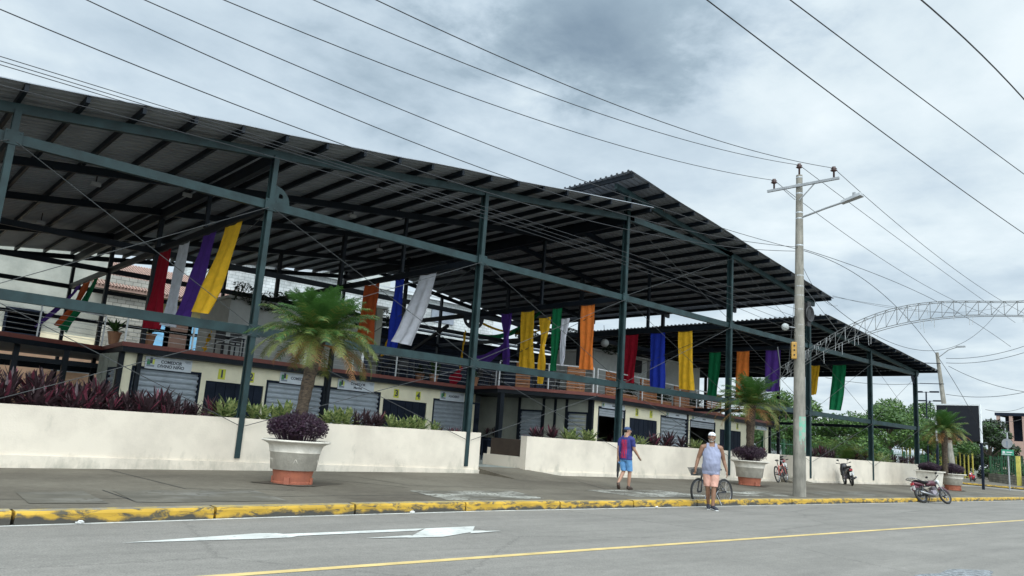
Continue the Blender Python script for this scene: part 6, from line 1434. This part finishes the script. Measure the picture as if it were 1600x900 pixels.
# ------------------------------------------------------------------ bicycles and motorcycles
def wheel(parent, c, R_, tyre=.027, spokes=28, name='wheel', moto=False, axis=(0, 1, 0)):
    c = Vector(c); m = MB(); m.torus(c, axis, R_-tyre, tyre, 40, 8); w = build(name, m, 'rubber', parent, world=False, smooth=True)
    m = MB(); m.torus(c, axis, R_-2.1*tyre, tyre*.42, 36, 6); m.tube([c-Vector(axis)*.04, c+Vector(axis)*.04], .025 if not moto else .06, 10)
    a = Vector(axis).orthogonal().normalized(); b = Vector(axis).cross(a)
    for i in range(spokes):
        t = 2*PI*i/spokes; e = a*math.cos(t)+b*math.sin(t); m.tube([c+Vector(axis)*(.03 if i % 2 else -.03), c+e*(R_-2.2*tyre)], .0018 if not moto else .010, 3 if not moto else 5)
    build('rim', m, 'chrome', w, world=False)
    return w
def bicycle(label, loc, rz, lean, mat, basket=False, wb=1.02, rw=.335, steer=0, kids=False):
    t = thing('bicycle', label, 'bicycle', loc, rz); Mx = Matrix.Rotation(lean, 4, 'X')
    wheel(t, (-wb/2, 0, rw), rw); fw = wheel(t, (wb/2, 0, rw), rw)
    bb = Vector((-.08, 0, .29)); st = Vector((-.22, 0, .72)); hd0 = Vector((wb/2-.13, 0, .72)); hd1 = Vector((wb/2-.09, 0, .62)); ra = Vector((-wb/2, 0, rw)); fa = Vector((wb/2, 0, rw))
    m = MB(); m.tube([hd1, bb], .021, 8); m.tube([hd0, st+Vector((.02, 0, -.10))], .018, 8); m.tube([bb, st], .018, 8); m.tube([hd0+Vector((-.01, 0, .05)), hd1], .022, 8)
    for s_ in (-1, 1): m.tube([bb, ra+Vector((0, s_*.055, 0))], .011, 6); m.tube([st+Vector((.02, 0, -.08)), ra+Vector((0, s_*.055, 0))], .010, 6)
    build('frame', m, mat, t, world=False, smooth=True)
    m = MB()
    for s_ in (-1, 1): m.tube([hd1+Vector((.01, s_*.05, -.02)), fa+Vector((0, s_*.055, 0))], .016, 8)
    m.beam(hd1+Vector((.01, -.055, -.01)), hd1+Vector((.01, .055, -.01)), .04, .03); build('fork', m, mat, t, world=False, smooth=True)
    m = MB(); b0 = hd0+Vector((-.02, 0, .16)); m.tube([hd0, b0], .013, 8); m.tube([b0+Vector((-.05, -.29, .03)), b0+Vector((.02, -.12, .0)), b0+Vector((.02, .12, 0)), b0+Vector((-.05, .29, .03))], .012, 8, 'lamp_grey')
    for s_ in (-1, 1): m.tube([b0+Vector((-.045, s_*.29, .03)), b0+Vector((-.03, s_*.18, .02))], .017, 8, 'rubber')
    for i in range(len(m.m)): pass
    mm = MB(); mm.join(m); build('handlebar', m, 'lamp_grey', t, world=False, smooth=True)
    m = MB(); m.tube([st, st+Vector((-.03, 0, .13))], .013, 8); m.tube([st+Vector((-.17, 0, .16)), st+Vector((-.08, 0, .17)), st+Vector((.04, 0, .155)), st+Vector((.13, 0, .15))], [(.04, .02), (.075, .03), (.035, .02), (.015, .015)], 10, up=(0, 0, 1)); build('saddle', m, 'box_black', t, world=False, smooth=True)
    m = MB(); m.tube([bb+Vector((0, -.06, 0)), bb+Vector((0, .06, 0))], .03, 10); m.tube([bb+Vector((0, -.05, 0)), bb+Vector((0, -.045, 0))], .09, 20); m.tube([bb+Vector((0, -.07, 0)), bb+Vector((.11, -.08, -.12))], .011, 6); m.tube([bb+Vector((0, .07, 0)), bb+Vector((-.11, .08, .12))], .011, 6)
    m.box(bb.x+.06, bb.x+.16, -.19, -.09, bb.z-.14, bb.z-.115); m.box(bb.x-.16, bb.x-.06, .09, .19, bb.z+.11, bb.z+.135); m.tube([bb+Vector((0, -.05, .08)), ra+Vector((0, -.05, .04))], .005, 4); m.tube([bb+Vector((0, -.05, -.08)), ra+Vector((0, -.05, -.04))], .005, 4); build('crankset', m, 'chrome', t, world=False)
    if basket:
        m = MB(); c = Vector((wb/2+.06, 0, .72))
        for k in range(7): s_ = .115+.012*k; m.tube([c+Vector((sx_*s_*.8, sy_*s_*.9, .03*k)) for sx_, sy_ in ((-1, -1), (1, -1), (1, 1), (-1, 1), (-1, -1))], .007, 5)
        for k in range(28):
            a = 2*PI*k/28; u = Vector((math.cos(a), math.sin(a), 0)); sc_ = 1/max(abs(u.x)/.8, abs(u.y)/.9); m.tube([c+u*sc_*.115, c+u*sc_*.187+Vector((0, 0, .18))], .006, 4)
        m.box(c.x-.10, c.x+.10, -.13, .13, c.z-.004, c.z+.004); m.box(c.x-.095, c.x+.095, -.11, .11, c.z+.01, c.z+.14); build('basket', m, 'wicker', t, world=False)
        m = MB(); 
        for k in range(8): m.tube([(-.02+.0*k, 0, 0), (0, 0, 0)], .001, 3)
    m = MB(); m.tube([bb+Vector((-.05, .03, 0)), Vector((-.15, .16, .02))], .009, 5); build('kickstand', m, 'lamp_grey', t, world=False)
    for ch in list(t.children):
        ch.data.transform(Mx)
        for g_ in ch.children: g_.data.transform(Mx)
    return t
w1_ = onz(1093, 790, 0); w2_ = onz(1131, 790, 0); c_ = (w1_+w2_)/2
bicycle('black bicycle with a wicker basket standing at the yellow kerb behind the man', (c_.x+.0, c_.y-.02, 0), PI+math.atan2(w2_.y-w1_.y, w2_.x-w1_.x), R(4), 'bike_black', basket=True, wb=1.02, rw=.33)
bz2 = SZ(29.9, 16.6)
bicycle('red road bicycle leaning on the planter wall left of the concrete pole', (29.75, 16.5, bz2), R(12), R(-10), 'bike_red', wb=1.05, rw=.33)

def motorcycle(label, loc, rz, lean, mat, acc, rack=True, scooter=False, s=1.0):
    t = thing('scooter' if scooter else 'motorcycle', label, 'motorcycle', loc, rz); wb, rw = 1.24, .29
    wheel(t, (-wb/2, 0, rw), rw, .045, 6, moto=True); wheel(t, (wb/2+.02, 0, rw), rw, .04, 6, moto=True)
    m = MB(); m.tube([(.42, 0, .80), (.30, 0, .55), (.05, 0, .34), (-.15, 0, .34), (-.25, 0, .5), (-.6, 0, .68)], .03, 8); m.tube([(.42, 0, .8), (.0, 0, .66), (-.3, 0, .62)], .025, 8)
    for s_ in (-1, 1): m.tube([(-.15, s_*.05, .34), (-wb/2, s_*.09, rw)], .022, 6); m.tube([(-wb/2, s_*.1, rw), (-.48, s_*.1, .62)], .025, 8)
    build('frame', m, 'moto_black', t, world=False, smooth=True)
    m = MB()
    for s_ in (-1, 1): m.tube([(.40, s_*.07, .84), (wb/2+.02, s_*.07, rw)], .022, 8)
    m.beam((.41, -.09, .82), (.41, .09, .82), .05, .04); build('fork', m, 'chrome', t, world=False, smooth=True)
    m = MB(); m.tube([(.30, -.33, .98), (.36, -.15, .93), (.38, 0, .90), (.36, .15, .93), (.30, .33, .98)], .012, 8)
    for s_ in (-1, 1): m.tube([(.30, s_*.33, .98), (.325, s_*.23, .955)], .018, 8); m.tube([(.36, s_*.16, .93), (.37, s_*.20, 1.08)], .006, 5); m.ball((.37, s_*.22, 1.10), .02, .06, .04, 10, 6)
    build('handlebar', m, 'moto_black', t, world=False, smooth=True)
    m = MB()
    if scooter:
        m.tube([(.40, 0, .92), (.46, 0, .70), (.40, 0, .45), (.25, 0, .36)], [(.10, .13), (.09, .17), (.06, .18), (.04, .14)], 12, up=(0, 1, 0)); m.tube([(-.05, 0, .50), (-.25, 0, .56), (-.5, 0, .64), (-.78, 0, .74)], [(.10, .10), (.13, .12), (.12, .10), (.05, .05)], 12, up=(0, 0, 1))
    else:
        m.tube([(.36, 0, .74), (.22, 0, .77), (.05, 0, .76), (-.12, 0, .70)], [(.06, .07), (.13, .11), (.12, .10), (.05, .05)], 14, up=(0, 0, 1)); m.tube([(-.35, 0, .66), (-.55, 0, .70), (-.80, 0, .77)], [(.10, .07), (.10, .07), (.04, .04)], 12, up=(0, 0, 1))
    build('fairing', m, mat, t, world=False, smooth=True)
    m = MB(); m.tube([(-.02, 0, .78), (-.2, 0, .775), (-.45, 0, .81), (-.68, 0, .84)], [(.08, .03), (.13, .045), (.13, .045), (.08, .025)], 12, up=(0, 0, 1)); build('seat', m, 'box_black', t, world=False, smooth=True)
    m = MB(); m.box(-.12, .16, -.11, .11, .27, .47); 
    for k in range(5): m.box(.02, .20, -.10, .10, .48+.03*k, .495+.03*k)
    m.tube([(-.05, -.16, .36), (-.05, .16, .36)], .09, 14); build('engine', m, acc, t, world=False, bevel=.02)
    m = MB(); m.tube([(.18, -.08, .46), (.22, -.1, .33), (.0, -.14, .24), (-.3, -.16, .27), (-.78, -.17, .36)], [.016, .018, .02, .045, .042], 10); build('exhaust', m, 'chrome', t, world=False, smooth=True)
    m = MB(); m.ball((.52, 0, .84), .07, .085, .085, 14, 10); build('headlight', m, 'glass_pale', t, world=False, smooth=True)
    m = MB(); m.tube([(wb/2+.02+.30*math.cos(a), 0, rw+.335*math.sin(a)) for a in [R(20+14*i) for i in range(9)]], [(.05, .012)]*9, 8, up=(0, 1, 0)); build('front_mudguard', m, mat, t, world=False, smooth=True); m = MB(); m.tube([(-wb/2+.33*math.cos(a), 0, rw+.345*math.sin(a)) for a in [R(70+12*i) for i in range(8)]], [(.07, .012)]*8, 8, up=(0, 1, 0)); build('rear_mudguard', m, mat, t, world=False, smooth=True)
    m = MB(); m.box(-.87, -.82, -.06, .06, .66, .74); build('tail_light', m, 'helmet_red', t, world=False)
    m = MB(); m.box(-.90, -.885, -.09, .09, .46, .60); build('number_plate', m, 'shoe_white', t, world=False)
    if rack:
        m = MB()
        for s_ in (-1, 1): m.tube([(-.45, s_*.13, .80), (-.65, s_*.13, .87), (-.95, s_*.11, .90), (-1.0, 0, .90)], .013, 6)
        for x in (-.7, -.8, -.9): m.tube([(x, -.12, .885), (x, .12, .885)], .009, 5)
        build('rack', m, 'chrome', t, world=False, smooth=True)
    m = MB(); m.tube([(-.05, .08, .3), (-.12, .26, .03)], .014, 6); m.tube([(.02, -.2, .3), (.02, .2, .3)], .014, 6); build('side_stand', m, 'moto_black', t, world=False)
    Mx = Matrix.Rotation(lean, 4, 'X')
    for ch in list(t.children):
        ch.data.transform(Mx)
        for g_ in ch.children: g_.data.transform(Mx)
    return t
w1_ = onz(1446, 786, 0); w2_ = onz(1479, 787.5, 0); c_ = (w1_+w2_)/2
motorcycle('dark red and silver motorcycle with a chrome rack leaning by the kerb', (c_.x, c_.y, 0), math.atan2(w2_.y-w1_.y, w2_.x-w1_.x), R(-25), 'moto_red', 'moto_silver')
motorcycle('black and red scooter parked nose to the far planter wall', (34.9, 16.15, SZ(34.9, 16.1)), R(38), R(-9), 'moto_black', 'moto_silver', rack=False, scooter=True)
hx = onz(1446, 757, .25); h_ = motorcycle('bright red motorcycle half hidden behind the end of the far planter wall', (hx.x, hx.y, .24), R(160), R(8), 'helmet_red', 'moto_black', rack=False, scooter=True)
c_ = onz(1521, 755, 0); motorcycle('distant red scooter parked across the side street', (c_.x, c_.y, 0), R(185), R(8), 'helmet_red', 'moto_black', rack=False, scooter=True)
motorcycle('black motorcycle standing in the opening between the planter walls by the pole', (31.6, 17.9, .42), R(60), R(-6), 'moto_black', 'moto_black', rack=True)
hb = ony(1238, 690, 18.0)
# parked car beyond the stalls
cx_ = ony(1215, 712, 36); car = thing('parked_car', 'pale blue and white car parked beyond the stalls, seen low between wall and pole', 'car', (cx_.x, 36, .42), R(10))
prof = [(-2.1, .35), (-2.15, .8), (-1.9, .98), (-1.25, 1.08), (-.75, 1.52), (.75, 1.55), (1.45, 1.05), (2.05, .92), (2.15, .6), (2.1, .35)]
m = MB(); m.prism([(x, -.82, z) for x, z in prof], (0, 1.64, 0)); build('body', m, 'car_white', car, world=False, bevel=.05)
m = MB(); m.hexa([(-1.1, -.83, 1.08), (1.3, -.83, 1.08), (1.3, .83, 1.08), (-1.1, .83, 1.08), (-.72, -.83, 1.46), (.72, -.83, 1.48), (.72, .83, 1.48), (-.72, .83, 1.46)]); build('windows', m, 'dark_inside', car, world=False)
for x in (-1.3, 1.35):
    for y in (-.8, .8):
        m = MB(); m.tube([(x, y-.1, .33), (x, y+.1, .33)], .33, 20); w = build('wheel', m, 'rubber', car, world=False); m = MB(); m.tube([(x, y-.11, .33), (x, y+.11, .33)], .19, 14); build('rim', m, 'chrome', w, world=False)
for y in (-.6, .6):
    m = MB(); m.box(2.1, 2.17, y-.15, y+.15, .62, .75); build('headlight', m, 'glass_pale', car, world=False)
